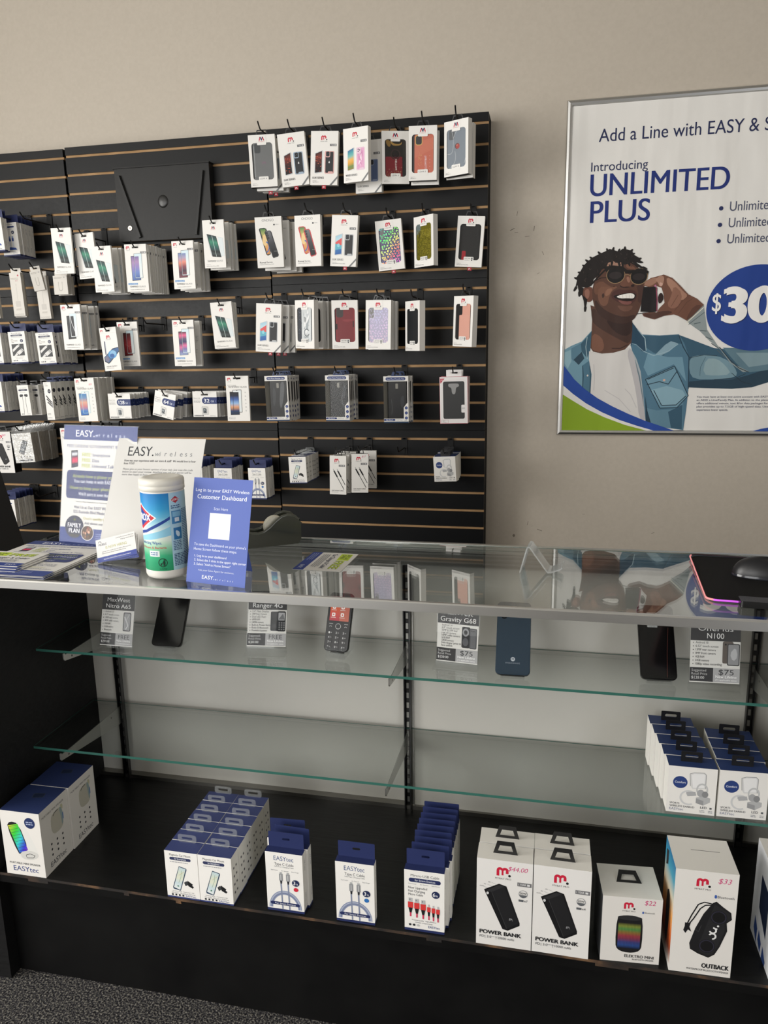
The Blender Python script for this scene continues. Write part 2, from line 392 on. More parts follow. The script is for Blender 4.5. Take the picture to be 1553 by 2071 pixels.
# ------------------------------------------------------------------ poster in its snap frame
PX0, PZ0, PX1, PZ1 = .0455, 2.339, 1.04, 1.043; PY = WALL-.015
root = tag(empty('framed_poster', ((PX0+PX1)/2, WALL, (PZ0+PZ1)/2)), 'large wall poster in silver frame with a smiling man phoning', 'poster')
prof = [(0,0),(0,.012),(.004,.019),(.012,.022),(.020,.019),(.024,.013),(.024,.006)]
def rail(a, b, inn):
    """mitred snap-frame rail from corner a to b; inn = inward direction"""
    mb = MB(); a, b, inn = Vector(a), Vector(b), Vector(inn); d = (b-a).normalized(); rows = [[],[]]
    for o,h in prof:
        rows[0].append(a+inn*o+d*o+Vector((0,-h,0))); rows[1].append(b+inn*o-d*o+Vector((0,-h,0)))
    mb.grid(rows, '#c9c9c8', 'metal', smooth=False)
    return mb
C1,C2,C3,C4 = (PX0,WALL,PZ0),(PX1,WALL,PZ0),(PX1,WALL,PZ1),(PX0,WALL,PZ1)
for n,(a,b,i) in {'frame_top':(C1,C2,(0,0,-1)),'frame_right':(C2,C3,(-1,0,0)),'frame_bottom':(C3,C4,(0,0,1)),'frame_left':(C4,C1,(1,0,0))}.items():
    o = rail(a,b,i).build('frame_rail', root); o.matrix_parent_inverse = Matrix.Translation(-root.location)
mb = MB()
mb.box(PX0+.02,PX1-.02,PY+.001,WALL,PZ1+.02,PZ0-.02,'#e4e2de','poster_cloth')
A = Art(mb, lambda u,v,o: (PX0+u/1000, PY-o, PZ0-v/1000), 'poster_cloth', 1e-5)
def q(pts, ox=1100, oy=480, s_=3.428):
    out = []
    for x,y in pts:
        P = at_y(ox+x/s_, oy+y/s_, PY); out.append(((P.x-PX0)*1000, (PZ0-P.z)*1000))
    return out
def q1(pts): return q(pts,1000,160,2.808)
def pt(st, a, b, cap, col='#1f2c63', bold=0, f=q1, s_=2.808, sk=0):
    (u0,v0),(u1,v1) = f([a,b]); k = math.dist((u0,v0),(u1,v1))
    A.t(st, u0, (v0+v1)/2, cap, col, w=u1-u0, b=bold, sk=sk)
W_,H_ = (PX1-PX0)*1000, (PZ0-PZ1)*1000
# body of the man: denim jacket, shirt, neck, head, hand
DEN = ['#4d7389','#34576c','#6d93a6','#8fb0bd','#223c4d','#1a2e3c']
A.p(q([(932,675),(1000,700),(1110,742),(1180,768),(1330,780),(1553,745),(1640,760),(1640,960),(1553,1005),(1440,1040),(1300,1050),(1100,1045),(985,1040),(930,900)]), DEN[1])
A.p(q([(1010,830),(1090,815),(1200,820),(1290,860),(1340,930),(1330,970),(1200,985),(1040,985),(1005,930)]), '#71909d', 1)
A.p(q([(1120,840),(1200,840),(1260,890),(1300,950),(1180,960),(1100,950)]), '#8ba4ab', 1)
A.p(q([(1005,1000),(1100,990),(1300,985),(1400,960),(1553,910),(1640,900),(1640,970),(1553,1005),(1440,1040),(1300,1050),(1100,1045),(1000,1040)]), DEN[4])
A.p(q([(1240,765),(1553,770),(1640,760),(1640,890),(1553,920),(1430,935),(1390,930),(1330,870)]), '#5b7987')
A.p(q([(1330,800),(1553,800),(1640,800),(1640,850),(1553,880),(1420,900)]), '#7f98a1')
A.p(q([(990,578),(1108,468),(1120,560),(1130,640),(1200,745),(1300,870),(1420,930),(1380,935),(1290,870),(1220,775),(1150,720),(1080,650),(1010,600)]), '#8d9798')
for a in range(5): A.ln(q([(1040+a*40,600+a*45),(1085+a*42,590+a*60)]), 3, '#4d5a60')
A.ln(q([(990,590),(1108,485)]), 3, '#e4dcc8'); A.ln(q([(1002,604),(1112,520)]), 2, '#3c4a52')
A.ln(q([(1215,760),(1290,850),(1350,905),(1420,935)]), 3, '#26363f'); A.ln(q([(1010,835),(1110,815),(1200,822)]), 2, '#22323d')
A.ln(q([(1180,985),(1330,975),(1400,945)]), 2, '#20303a'); A.ln(q([(1300,940),(1370,1000),(1440,1020)]), 2, '#20303a'); A.ln(q([(1120,830),(1085,900),(1080,960)]), 2, '#4b6775')
# right half of the jacket
A.p(q([(610,640),(660,672),(800,680),(935,672),(975,740),(1005,830),(1000,1060),(985,1200),(965,1336),(830,1318),(705,1285),(690,1120),(660,930),(600,760)]), DEN[0])
A.p(q([(650,680),(800,683),(935,676),(960,740),(900,730),(860,760),(830,820),(760,800),(700,760)]), DEN[1])
A.p(q([(840,745),(880,720),(930,735),(870,790),(800,825),(770,815)]), '#86a3b1')
A.p(q([(720,800),(860,830),(960,830),(985,1000),(900,880),(720,960),(690,900)]), DEN[2])
A.p(q([(700,1180),(780,1200),(900,1190),(965,1130),(960,1330),(830,1318),(712,1285)]), '#5f8497'); A.p(q([(860,1210),(960,1160),(955,1330),(880,1322)]), DEN[1])
A.p(q([(705,985),(900,895),(1000,1100),(920,1178),(805,1182),(740,1060)]), DEN[2]); A.p(q([(740,1060),(850,1030),(960,1060),(985,1100),(920,1165),(815,1168)]), '#86a9b8')
for pl in ([(703,985),(905,892),(1000,1098),(922,1180),(803,1184),(735,1050),(703,985)],[(712,1022),(800,1000),(862,1018),(900,960),(925,925)],[(718,985),(900,905)],[(760,1060),(815,1165),(915,1162),(985,1098)]): A.ln(q(pl), 3.2, '#1d3342')
A.ln(q([(935,680),(965,760),(1005,830),(1000,1050)]), 3.5, '#20394a'); A.ln(q([(690,790),(760,820),(860,790),(930,740)]), 2, '#9db7c2')
A.e(*q([(833,990)])[0], 5, 5, '#c9a89b')
A.p(q([(612,590),(650,640),(700,700),(708,785),(680,790),(640,740),(612,735),(600,760),(605,660)]), '#24445a'); A.ln(q([(650,640),(700,700),(708,785)]), 3, '#9fb8c2'); A.ln(q([(608,735),(640,745),(690,790)]), 2, '#86a2b0')
A.p(q([(602,770),(640,840),(670,930),(690,1110),(705,1285),(690,1280),(660,1080),(630,900),(600,830)]), '#a9b1b6'); A.ln(q([(628,850),(660,960),(682,1110),(697,1280)]), 5, '#6b7c86')
A.p(q([(702,1100),(716,1200),(742,1290),(705,1284)]), '#1f3a4c')
# left half of the jacket
A.p(q([(138,782),(190,752),(262,722),(332,645),(322,770),(312,830),(330,950),(322,1085),(262,1040),(200,985),(160,925),(134,875)]), '#7199ab')
A.p(q([(190,770),(255,735),(318,680),(305,760),(250,800),(205,860),(190,840)]), '#5a8195'); A.p(q([(255,740),(332,650),(320,780),(300,840),(262,792)]), '#3a5d70'); A.p(q([(205,850),(262,792),(280,840),(240,885)]), '#2b4657')
A.p(q([(140,800),(185,780),(190,860),(165,910),(140,870)]), '#8db0bd'); A.p(q([(265,890),(320,850),(330,950),(322,1085),(265,1040)]), '#4d7489')
for x in (268,318): A.ln(q([(x,890),(x+4,960),(x,1045+(x-268)*.8)]), 3, '#23404f')
A.e(*q([(302,958)])[0], 3.5, 4, '#d6d2cc'); A.ln(q([(300,690),(290,760),(300,845)]), 2.5, '#a8c0c8')
# shirt
A.p(q([(312,790),(400,808),(480,802),(560,782),(602,755),(632,860),(662,1000),(692,1180),(704,1284),(560,1222),(430,1150),(322,1085),(330,950),(312,850)]), '#d7d4d1')
A.p(q([(602,757),(632,860),(662,1000),(692,1180),(704,1284),(660,1260),(640,1080),(600,900),(575,800)]), '#b9b6b8', 1)
for pl in ([(560,1050),(600,1090),(640,1180)],[(420,1060),(520,1120),(600,1210)],[(345,880),(350,980),(345,1060)]): A.ln(q(pl), 3, '#c3c0c0')
# neck
A.p(q([(322,470),(334,560),(330,660),(322,765),(340,792),(400,806),(480,800),(560,778),(605,730),(612,650),(608,560),(560,560)]), '#5e4034')
A.p(q([(326,480),(420,540),(520,590),(612,545),(612,690),(590,740),(540,718),(470,680),(400,640),(345,600),(330,560)]), '#452f28', 1); A.p(q([(420,560),(520,600),(612,560),(612,660),(560,690),(480,650)]), '#33211d', 1)
A.p(q([(335,660),(400,690),(420,760),(395,798),(340,785),(328,760)]), '#7b5443', 1); A.ln(q([(470,770),(530,770),(580,745)]), 4, '#3d2822')
# ear and head
A.p(q([(262,385),(275,350),(305,340),(340,350),(340,430),(320,450),(290,445),(270,420)]), '#6a4437', 1); A.p(q([(280,370),(305,355),(318,375),(312,420),(295,430),(284,405)]), '#95695a', 1)
A.p(q([(350,300),(400,200),(440,165),(500,150),(580,165),(640,195),(685,240),(700,300),(692,380),(680,440),(655,520),(620,575),(560,602),(480,592),(410,562),(358,510),(338,440),(332,370)]), '#573a2f', 1)
A.p(q([(425,180),(470,160),(540,170),(560,200),(440,210)]), '#a07b69', 1); A.p(q([(570,180),(620,200),(640,225),(570,215)]), '#76503f', 1)
A.p(q([(345,330),(400,300),(440,330),(480,350),(500,330),(470,360),(430,380),(390,390),(350,400)]), '#6d4a3a', 1)
A.p(q([(380,340),(450,345),(520,340),(470,370),(450,420),(440,470),(400,480),(370,420)]), '#75503f', 1); A.p(q([(430,360),(480,350),(455,400),(420,410)]), '#8d6450', 1)
A.p(q([(350,420),(400,490),(470,530),(560,555),(640,530),(620,575),(560,602),(480,592),(410,562),(358,510)]), '#3d2822', 1)
A.p(q([(500,470),(560,480),(620,470),(600,510),(540,515)]), '#6b4a3d', 1)
A.p(q([(400,395),(415,385),(420,410),(405,425)]), '#3d2822', 1)
A.p(q([(640,330),(690,320),(690,400),(672,460),(645,440),(655,390)]), '#49302a', 1)
# nose, mouth
A.p(q([(555,270),(590,262),(610,300),(625,325),(600,342),(560,345),(525,335),(530,315)]), '#6b4738', 1); A.p(q([(570,275),(590,272),(600,310),(580,315)]), '#946b59', 1)
A.p(q([(525,328),(545,345),(580,340),(600,345),(560,352),(530,345)]), '#2b1a17', 1); A.p(q([(600,330),(625,322),(628,340),(608,346)]), '#2b1a17', 1)
A.p(q([(462,412),(480,375),(520,358),(565,368),(600,362),(635,372),(650,400),(635,440),(600,465),(545,462),(500,445)]), '#4b2c28', 1)
A.p(q([(475,408),(520,395),(580,385),(635,388),(640,410),(615,440),(560,442),(505,428)]), '#1d1010', 1)
A.p(q([(498,412),(530,400),(570,390),(612,388),(630,400),(622,425),(580,422),(530,424)]), '#f0ece6', 1)
for x in (522,545,568,590,608): A.ln(q([(x,398),(x+3,422)]), .9, '#b9b0a8')
A.p(q([(505,432),(560,446),(615,442),(595,468),(545,465)]), '#7d4f49', 1)
# hair: short twists
HAIR = '#1d1817'
A.p(q([(300,350),(262,345),(245,400),(232,330),(212,370),(228,300),(220,285),(250,240),(275,195),(300,170),(335,140),(390,112),(430,95),(455,80),(490,90),(520,100),(545,78),(580,85),(612,95),(622,120),(665,145),(672,172),(640,175),(690,210),(715,235),(640,200),(600,178),(560,190),(535,172),(505,178),(480,165),(440,178),(420,215),(400,225),(380,262),(345,290),(330,335)]), HAIR)
A.p(q([(262,345),(240,410),(262,400),(275,440),(283,515),(296,460),(300,430),(268,400),(275,352)]), HAIR)
random.seed(3)
for x,y,a in ((225,285,200),(215,360,120),(245,395,95),(285,500,95),(250,245,190),(280,200,210),(330,145,215),(385,112,230),(440,92,250),(480,84,285),(560,80,275),(605,95,310),(660,150,340),(670,172,10),(700,215,20),(430,190,110),(470,180,95),(520,185,80),(545,190,85),(590,185,70),(640,195,50),(360,150,220),(300,165,215),(265,300,180),(615,118,330),(520,95,285)):
    a = R(a); L_ = 30; cx_,sy_ = math.cos(a),math.sin(a); A.p(q([(x-cx_*22-sy_*9,y-sy_*22+cx_*9),(x-cx_*2-sy_*9+random.uniform(-2,2),y-sy_*2+cx_*9),(x+cx_*L_*.6-sy_*4,y+sy_*L_*.6+cx_*4),(x+cx_*L_*.55+sy_*5,y+sy_*L_*.55-cx_*5),(x-cx_*2+sy_*9,y-sy_*2-cx_*9),(x-cx_*22+sy_*9,y-sy_*22-cx_*9)]), HAIR, 1)
for k in range(46):
    x = random.uniform(270,620); y = random.uniform(108,200) if x > 380 else random.uniform(190,300)
    if x < 380 and y > 300-(x-270)*.9+60: continue
    a = random.uniform(.6,2.4); A.ln(q([(x,y),(x+14*math.cos(a),y+14*math.sin(a))]), 2.4, random.choice(['#3a302c','#463a34','#2d2523','#0f0c0c']))
# sunglasses
A.ln(q([(428,222),(380,270),(330,325)]), 6, '#16110f'); A.ln(q([(440,278),(395,282),(345,305)]), 3, '#241a15')
A.p(q([(412,206),(470,196),(540,202),(575,225),(600,228),(650,222),(700,222),(726,238),(718,268),(690,250),(600,252),(560,248),(430,240)]), '#14100f')
for cx,cy,rx,ry in ((497,262,62,58),(658,272,58,56)):
    (u,v),(u2,v2) = q([(cx,cy),(cx+rx,cy+ry)]); A.e(u,v,u2-u,v2-v,'#9a7d5c',24); A.e(u,v-1,(u2-u)*.94,(v2-v)*.95,'#120f10',24); A.e(u-1,v+1,(u2-u)*.7,(v2-v)*.42,'#2a2323',20)
A.ln(q([(556,262),(580,258),(602,266)]), 2.2, '#9a7d5c')
A.p(q([(408,207),(470,194),(545,200),(575,226),(602,232),(650,220),(705,220),(727,238),(722,252),(690,242),(640,240),(600,252),(572,250),(548,232),(480,222),(430,228)]), '#171210')
# hand and phone
A.p(q([(690,345),(760,340),(785,350),(780,515),(740,520),(668,516),(676,440)]), '#140d10'); A.ln(q([(778,345),(784,430),(782,512)]), 4, '#8d3f57'); A.ln(q([(640,532),(690,524),(770,520)]), 3, '#1b1214')
A.p(q([(686,335),(706,305),(740,282),(780,272),(830,258),(890,282),(945,335),(1000,395),(1060,425),(1108,468),(990,578),(930,545),(900,535),(830,545),(765,570),(720,558),(690,548),(680,530),(720,522),(782,520),(800,490),(835,455),(830,400),(815,350),(780,338),(730,345)]), '#6f4a3b')
A.p(q([(850,275),(900,300),(960,370),(1000,405),(960,440),(900,420),(880,360),(850,320)]), '#a37a66', 1); A.p(q([(900,330),(960,390),(940,470),(890,500),(850,470),(880,410)]), '#8a6150', 1)
A.p(q([(690,330),(710,300),(770,276),(800,290),(770,320),(730,342)]), '#9b7360', 1); A.p(q([(770,290),(810,262),(835,275),(825,330),(800,342),(790,315)]), '#a67f6c', 1); A.p(q([(800,310),(826,318),(818,340),(800,338)]), '#c79f90', 1)
A.p(q([(790,400),(815,380),(832,420),(812,455),(792,460)]), '#2a1715', 1); A.p(q([(682,530),(760,525),(850,505),(900,520),(830,545),(765,568),(700,550)]), '#4d3129', 1)
for pl in ([(905,510),(960,440),(1000,405)],[(930,530),(990,450),(1030,425)],[(880,480),(930,400)]): A.ln(q(pl), 1.5, '#553629')
A.p(q([(985,560),(1040,470),(1106,468),(1000,575)]), '#5a3a2f', 1)
A.e(*q([(772,336)])[0], 4, 4.5, '#b06a8c', 10)
# sweep at the bottom, blue disc and prices
A.p(q([(131,880),(165,925),(210,985),(280,1050),(370,1115),(470,1170),(580,1222),(700,1272),(800,1305),(900,1340),(760,1342),(640,1305),(520,1265),(400,1212),(290,1150),(200,1085),(128,1025)]), '#23489c')
A.p(q([(128,1022),(200,1085),(290,1150),(400,1212),(520,1265),(640,1305),(760,1340),(700,1342),(560,1302),(420,1250),(300,1195),(200,1135),(125,1088)]), '#e4e2de')
A.p(q([(125,1086),(200,1133),(300,1193),(420,1248),(560,1300),(720,1342),(118,1342)]), '#8aa823')
A.p(q([(1440,1345),(1500,1328),(1600,1310),(1800,1290),(1800,1350)]), '#23489c')
(cu,cv),(cu2,cv2) = q([(1478,490),(1478-375,490+301)]); RU, RV = abs(cu2-cu), abs(cv2-cv)
A.e(cu,cv,RU,RV,'#1b3d8c',64)
sq = '#13275c'
for d,c in ((3,sq),(0,'#f1efec')):
    (u0,v0),(u1,v1) = q([(1163,512),(1222,508)]); A.t('$', u0+d, v0+d, 66, c, w=u1-u0, b=.5)
    (u0,v0),(u1,v1) = q([(1245,586),(1590,586)]); A.t('30', u0+d, v0+d, 126, c, w=u1-u0, b=2.4)
# headline copy
A.k = 3
pt('Add a Line with EASY & SAVE', (592,353), (1745,280), 46, '#232b52')
pt('Introducing', (548,524), (870,507), 33, '#2c3358')
pt('UNLIMITED', (543,666), (1330,622), 80, '#1d2f75', 1); pt('PLUS', (543,818), (878,800), 80, '#1d2f75', 1)
for i,(y,x) in enumerate(((748,1335),(842,1328),(934,1320))):
    pt('Unlimited '+('Talk','Text','Data')[i], (x,y), (x+390,y-18), 34, '#4a4e66')
    (u,v), = q1([(x-48,y-14)]); A.e(u,v,8,8,'#262f5c',14)
for i,st in enumerate(('You must have at least one active account with EASY','an ADD a Line/Family Plan. In addition to the plans','offers additional minute, text &/or data packages for','plan provides up to 7.5GB of high-speed data. Use','experience lower speeds.')):
    (u0,v0),(u1,v1) = q([(1057,1112+i*22.5),(1552 if i < 4 else 1275,1112+i*22.5)]); A.t(st, u0, v0, 7.5, '#3b3f5e', w=u1-u0)
o = mb.build('poster_print', root); o.matrix_parent_inverse = Matrix.Translation(-root.location)
random.seed(11)

# ------------------------------------------------------------------ metal lockbox on the slat wall
root = tag(empty('lockbox', (-1.60,YW,1.878)), 'black metal lockbox with tapered ridges mounted on the slatwall', 'lockbox')
inv = Matrix.Translation(-root.location)
def part(mb, name, parent, label=None):
    o = mb.build(name, parent)
    p_ = parent
    while p_.parent: p_ = p_.parent
    o.matrix_parent_inverse = Matrix.Translation(-p_.location) if parent is p_ else Matrix()
    if label: o['label'] = label
    return o
mb = MB(); Z1,Z0_,X0,X1 = 2.172,1.880,-1.822,-1.390; Yf = 3.098
mb.box(X0,X1,Yf,YW,Z0_,Z1,'#232323','slat'); part(mb,'body',root)
mb = MB(); mb.box(X0-.004,X1+.004,Yf-.006,YW,Z1,Z1+.005,'#1d1d1d','slat'); part(mb,'lid',root)
for (xa,xb) in ((-1.800,-1.7205),(-1.418,-1.462)):
    mb = MB()
    if 1:
        P0 = Vector((xa,Yf,2.143)); P1 = Vector((xb,Yf,1.893)); d = (P1-P0).normalized(); n = Vector((-d.z,0,d.x))*.009
        for s_,t_ in ((1,'#303030'),):
            pts = [P0+n,P0-n,P1-n,P1+n]; top = [p_+Vector((0,-.011,0)) for p_ in (P0+n*.55,P0-n*.55,P1-n*.55,P1+n*.55)]
            mb.face(top,'#282828','slat')
            for i in range(4): mb.face([pts[i],pts[(i+1)%4],top[(i+1)%4],top[i]],'#282828','slat')
    part(mb,'ridge',root)
mb = MB(); rows=[]
for k in range(5):
    a = k/4*math.pi/2; rows.append([(-1.606+.024*math.cos(a)*math.cos(t*math.pi/12), Yf-.006*math.sin(a), 2.033+.026*math.cos(a)*math.sin(t*math.pi/12)) for t in range(24)])
mb.grid(rows,'#1c1c1c','plastic',True); part(mb,'round_plug',root)
mb = MB(); mb.prism([(-1.767+.0095*math.cos(t*math.pi/8), 1.933+.0095*math.sin(t*math.pi/8)) for t in range(16)],1,Yf-.004,Yf,'#c8c2b4','metal'); mb.prism([(-1.767+.004*math.cos(t*math.pi/4), 1.933+.004*math.sin(t*math.pi/4)) for t in range(8)],1,Yf-.0055,Yf-.004,'#6d675c','metal'); part(mb,'key_lock',root,'silver round key lock')

# ================================================================== showcase
YF, YB, TOP, DECK, S1, S2 = 1.251, 1.660, .962, .277, .725, .4975
SX0, SX1 = -1.200, .590
show = tag(empty('display_showcase', ((SX0+SX1)/2, 1.45, 0)), 'low black shop showcase with glass top, glass shelves and white back', 'showcase')
mb = MB(); mb.box(SX0,-1.166,YF-.004,YB+.02,0,TOP-.018,mat='black_panel'); part(mb,'end_panel',show)
mb = MB(); mb.box(.556,SX1,YF-.004,YB+.02,0,TOP-.018,mat='black_panel'); part(mb,'end_panel',show)
mb = MB(); mb.box(-1.166,.556,YF,YB,DECK-.024,DECK,mat='black_laminate'); mb.box(-1.166,.556,YF-.0006,YF,DECK-.006,DECK,mat='chipped_edge')
for x,wd in ((-.856,.012),(-.735,.012),(-1.09,.05),(-.2,.03),(.12,.06)):
    mb.box(x,x+wd,YF-.0009,YF,DECK-.012,DECK-.006,mat='chipped_edge')
part(mb,'deck',show)
mb = MB(); mb.box(-1.166,.556,YF+.026,YF+.044,0,DECK-.024,mat='black_laminate'); part(mb,'kick_board',show)
mb = MB(); mb.box(-1.166,-.288,1.672,1.676,DECK,TOP-.02,mat='white_laminate'); mb.face([(-1.118+.011*math.cos(k*math.pi/8),1.6715,.664+.011*math.sin(k*math.pi/8)) for k in range(16)],'#14120f','matte'); part(mb,'sliding_back_door',show)
mb = MB(); mb.box(-.300,.556,1.660,1.664,DECK,TOP-.02,mat='white_laminate'); mb.box(-.302,-.294,1.656,1.666,DECK,TOP-.02,'#b9b9b6','metal'); part(mb,'sliding_back_door',show)
mb = MB(); mb.box(-1.166,.556,1.652,1.684,DECK,DECK+.010,'#8f8d88','metal'); mb.box(-1.166,.556,1.652,1.684,TOP-.05,TOP-.018,'#9a9a98','metal')
for k in range(3): mb.box(-1.166,.556,1.650,1.652,TOP-.047+k*.01,TOP-.042+k*.01,'#83837f','metal')
part(mb,'door_track',show)
# aluminium rails that carry the top glass
mb = MB(); pf = [(YF-.004,TOP-.0165),(YF-.004,TOP-.001),(YF-.002,TOP+.0012),(YF+.004,TOP+.0012),(YF+.005,TOP-.006),(YF+.016,TOP-.0065),(YF+.016,TOP-.0165)]
mb.prism(pf,0,SX0-.004,SX1+.004,'#d7d7d5','metal'); part(mb,'front_rail',show,'satin aluminium front rail')
mb = MB(); mb.box(SX0-.004,SX1+.004,1.652,1.674,TOP-.016,TOP-.0065,'#b9bab5','metal'); mb.box(SX0-.004,SX1+.004,1.664,1.676,TOP-.016,TOP+.0015,'#c9cac4','metal'); part(mb,'back_rail',show)
for a,b in ((SX0-.004,SX0+.028),(SX1-.028,SX1+.004)):
    mb = MB(); mb.box(a,b,YF+.017,1.651,TOP-.016,TOP-.0065,'#8f908e','metal'); part(mb,'side_rail',show)
def glass_sheet(x0,x1,y0,y1,z0,z1,name,edge='f'):
    mb = MB(); mb.box(x0,x1,y0,y1,z0,z1,mat='glass',skip='fblr')
    for k,qd in dict(f=((x0,y0),(x1,y0)),b=((x1,y1),(x0,y1)),l=((x0,y1),(x0,y0)),r=((x1,y0),(x1,y1))).items():
        (a,b),(c,d) = qd; t = {'f':0,'b':.0042}.get(k, .0048)      # only a thin line of the far and side edges shows green
        mb.face([(a,b,z0+t),(c,d,z0+t),(c,d,z1),(a,b,z1)],mat='glass_edge')
    return part(mb,name,show)
glass_sheet(SX0+.001,SX1-.001,YF+.006,1.663,TOP-.006,TOP,'top_glass')
glass_sheet(-1.162,.552,1.452,1.6535,S1-.006,S1,'glass_shelf'); glass_sheet(-1.164,.552,1.407,1.6535,S2-.006,S2,'glass_shelf')
for x in (-1.082,-.308,.457):
    mb = MB(); wd = .0085 if x > -.5 else .008
    mb.box(x-wd,x+wd,1.6545,1.6565,DECK,TOP-.05,'#3a3a3b','metal'); mb.box(x-wd,x-wd+.0025,1.6445,1.6545,DECK,TOP-.05,'#4a4a4b','metal'); mb.box(x+wd-.0025,x+wd,1.6445,1.6545,DECK,TOP-.05,'#5a5a5b','metal')
    z = DECK+.02
    while z < TOP-.08:
        mb.box(x-.0028,x+.0028,1.6535,1.6545,z,z+.014,'#a5a4a0' if x > -.5 else '#8d8c88','metal'); z += .0254
    part(mb,'slotted_standard',show)
    for z,y0 in ((S1-.0065,1.440),(S2-.0065,1.390)):
        mb = MB(); mb.prism([(1.6445,z),(1.6445,z-.048),(1.632,z-.047),(y0+.003,z-.014),(y0,z-.010),(y0,z+.0045),(y0+.004,z+.0045),(y0+.006,z),(1.64,z)],0,x-.0012,x+.0012,'#bdbdba','metal')
        for yy in (y0+.03,1.60): mb.prism([(yy+.0025*math.cos(t*math.pi/4), z-.012+.0025*math.sin(t*math.pi/4)) for t in range(8)],0,x-.0016,x+.0016,'#5c5c5a','metal')
        part(mb,'shelf_bracket',show)

# ================================================================== packaged goods
KIND = {}
def kind(key, name, cat, parts): KIND[key] = (name, cat, parts)
def place(key, M, label, group=None, name=None):
    nm, cat, parts = KIND[key]; nm = name or nm
    if len(parts) == 1:
        o = bpy.data.objects.new(nm, parts[0][1]); COL.objects.link(o); o.matrix_world = M
    else:
        o = bpy.data.objects.new(nm, None); o.empty_display_size = .02; COL.objects.link(o); o.matrix_world = M
        for pn, me, lb in parts:
            c = bpy.data.objects.new(pn, me); COL.objects.link(c); c.parent = o
            if lb: c['label'] = lb
    return tag(o, label, cat, group)
def std(key):                                               # the same goods with their origin at the foot, for standing on a shelf
    nm, cat, parts = KIND[key[:-2]]; lo = min(v.co.z for v in parts[0][1].vertices); out = []
    for pn, me, lb in parts:
        m2 = me.copy(); m2.transform(Matrix.Translation((0,0,-lo))); out.append((pn,m2,lb))
    KIND[key] = (nm, cat, out)
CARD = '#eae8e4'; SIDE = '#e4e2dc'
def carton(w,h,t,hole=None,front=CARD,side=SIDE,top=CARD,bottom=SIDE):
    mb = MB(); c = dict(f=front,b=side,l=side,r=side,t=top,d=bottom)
    if hole:
        hw,h0,h1 = hole                                     # half width, top and bottom of the hang slot
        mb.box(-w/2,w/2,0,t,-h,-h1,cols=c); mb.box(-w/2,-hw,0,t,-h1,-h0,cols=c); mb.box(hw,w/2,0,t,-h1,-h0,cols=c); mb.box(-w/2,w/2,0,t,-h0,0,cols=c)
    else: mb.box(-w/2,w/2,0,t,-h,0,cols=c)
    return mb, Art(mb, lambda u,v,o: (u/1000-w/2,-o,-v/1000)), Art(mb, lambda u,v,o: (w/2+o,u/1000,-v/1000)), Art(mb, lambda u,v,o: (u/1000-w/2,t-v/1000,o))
def loop_tab(w, h, y, col='#1b1b1c', mat='plastic', th=.0045, t=.0012, taper=.7):
    mb = MB()
    o = [(-w/2,0),(w/2,0),(w/2*taper,h),(-w/2*taper,h)]; i = [(-w/2+th,th*.6),(w/2-th,th*.6),(w/2*taper-th*.6,h-th),(-w/2*taper+th*.6,h-th)]
    mb.ringprism(o,i,1,y,y+t,col,mat); return mb.mesh('hang_loop')
def slot_tab(w, h, y, col, mat='card', t=.0008, sw=.016, sh=.005, sv=None):
    mb = MB(); sv = h*.55 if sv is None else sv
    mb.ringprism(rrect(-w/2,0,w/2,h,.002), rrect(-sw/2,sv-sh/2,sw/2,sv+sh/2,sh*.45), 1, y, y+t, col, mat); return mb.mesh('hang_tab')
def phone(A, quad, cols, edge='#17181a', b=1.6):
    cu = sum(p[0] for p in quad)/4; cv = sum(p[1] for p in quad)/4
    A.p([(p[0]+(b if p[0]>cu else -b), p[1]+(b if p[1]>cv else -b)) for p in quad], edge); A.g(quad, cols)
def warranty(A, u, v, c='#6e6e70'): A.r(u,v,u+26,v+8,c); A.t('1 YEAR',u+2,v+6,4,'#e8e8e8',w=14); A.r(u+18,v+2,u+23,v+6,'#d8d8d8')

# --- screen protector packs
def glass_teal():
    mb,A,S,T = carton(.090,.183,.009,(.013,.009,.016)); m2_logo(A,36,24,17)
    A.p([(14,52),(50,62),(66,141),(30,136)],'#c9ced0'); A.p([(62,66),(84,70),(86,138),(70,141)],'#dbe3e5')
    A.p([(16,52),(55,62),(73,143),(35,139)],'#191c1e'); A.g([(19,55),(53,63.5),(65,112),(31,108)],['#26343a','#20504a','#3a8a6e','#2a6a5c','#22484a']); A.g([(31,108),(65,112),(71,141),(36,137)],['#2c4f4e','#16201f','#3a4444','#15191a'])
    A.ln([(37,58),(52,139)],1.2,'#cfe2df'); A.ln([(53,63),(82,70),(86,141)],.6,'#aebcc0')
    A.t('TEMPERED',12,159,6,'#24262b',w=37,b=1.2); A.t('GLASS',51,159,6,'#77797d',w=27); A.t('Designed for',8,171,2.4,'#77797d'); A.t('Motorola Moto G Power (2022)',8,177,3,'#3a3c40',w=52)
    kind('glass_teal','screen_protector_pack','screen protector',[('pack',mb.mesh('pack'),None)])
glass_teal()
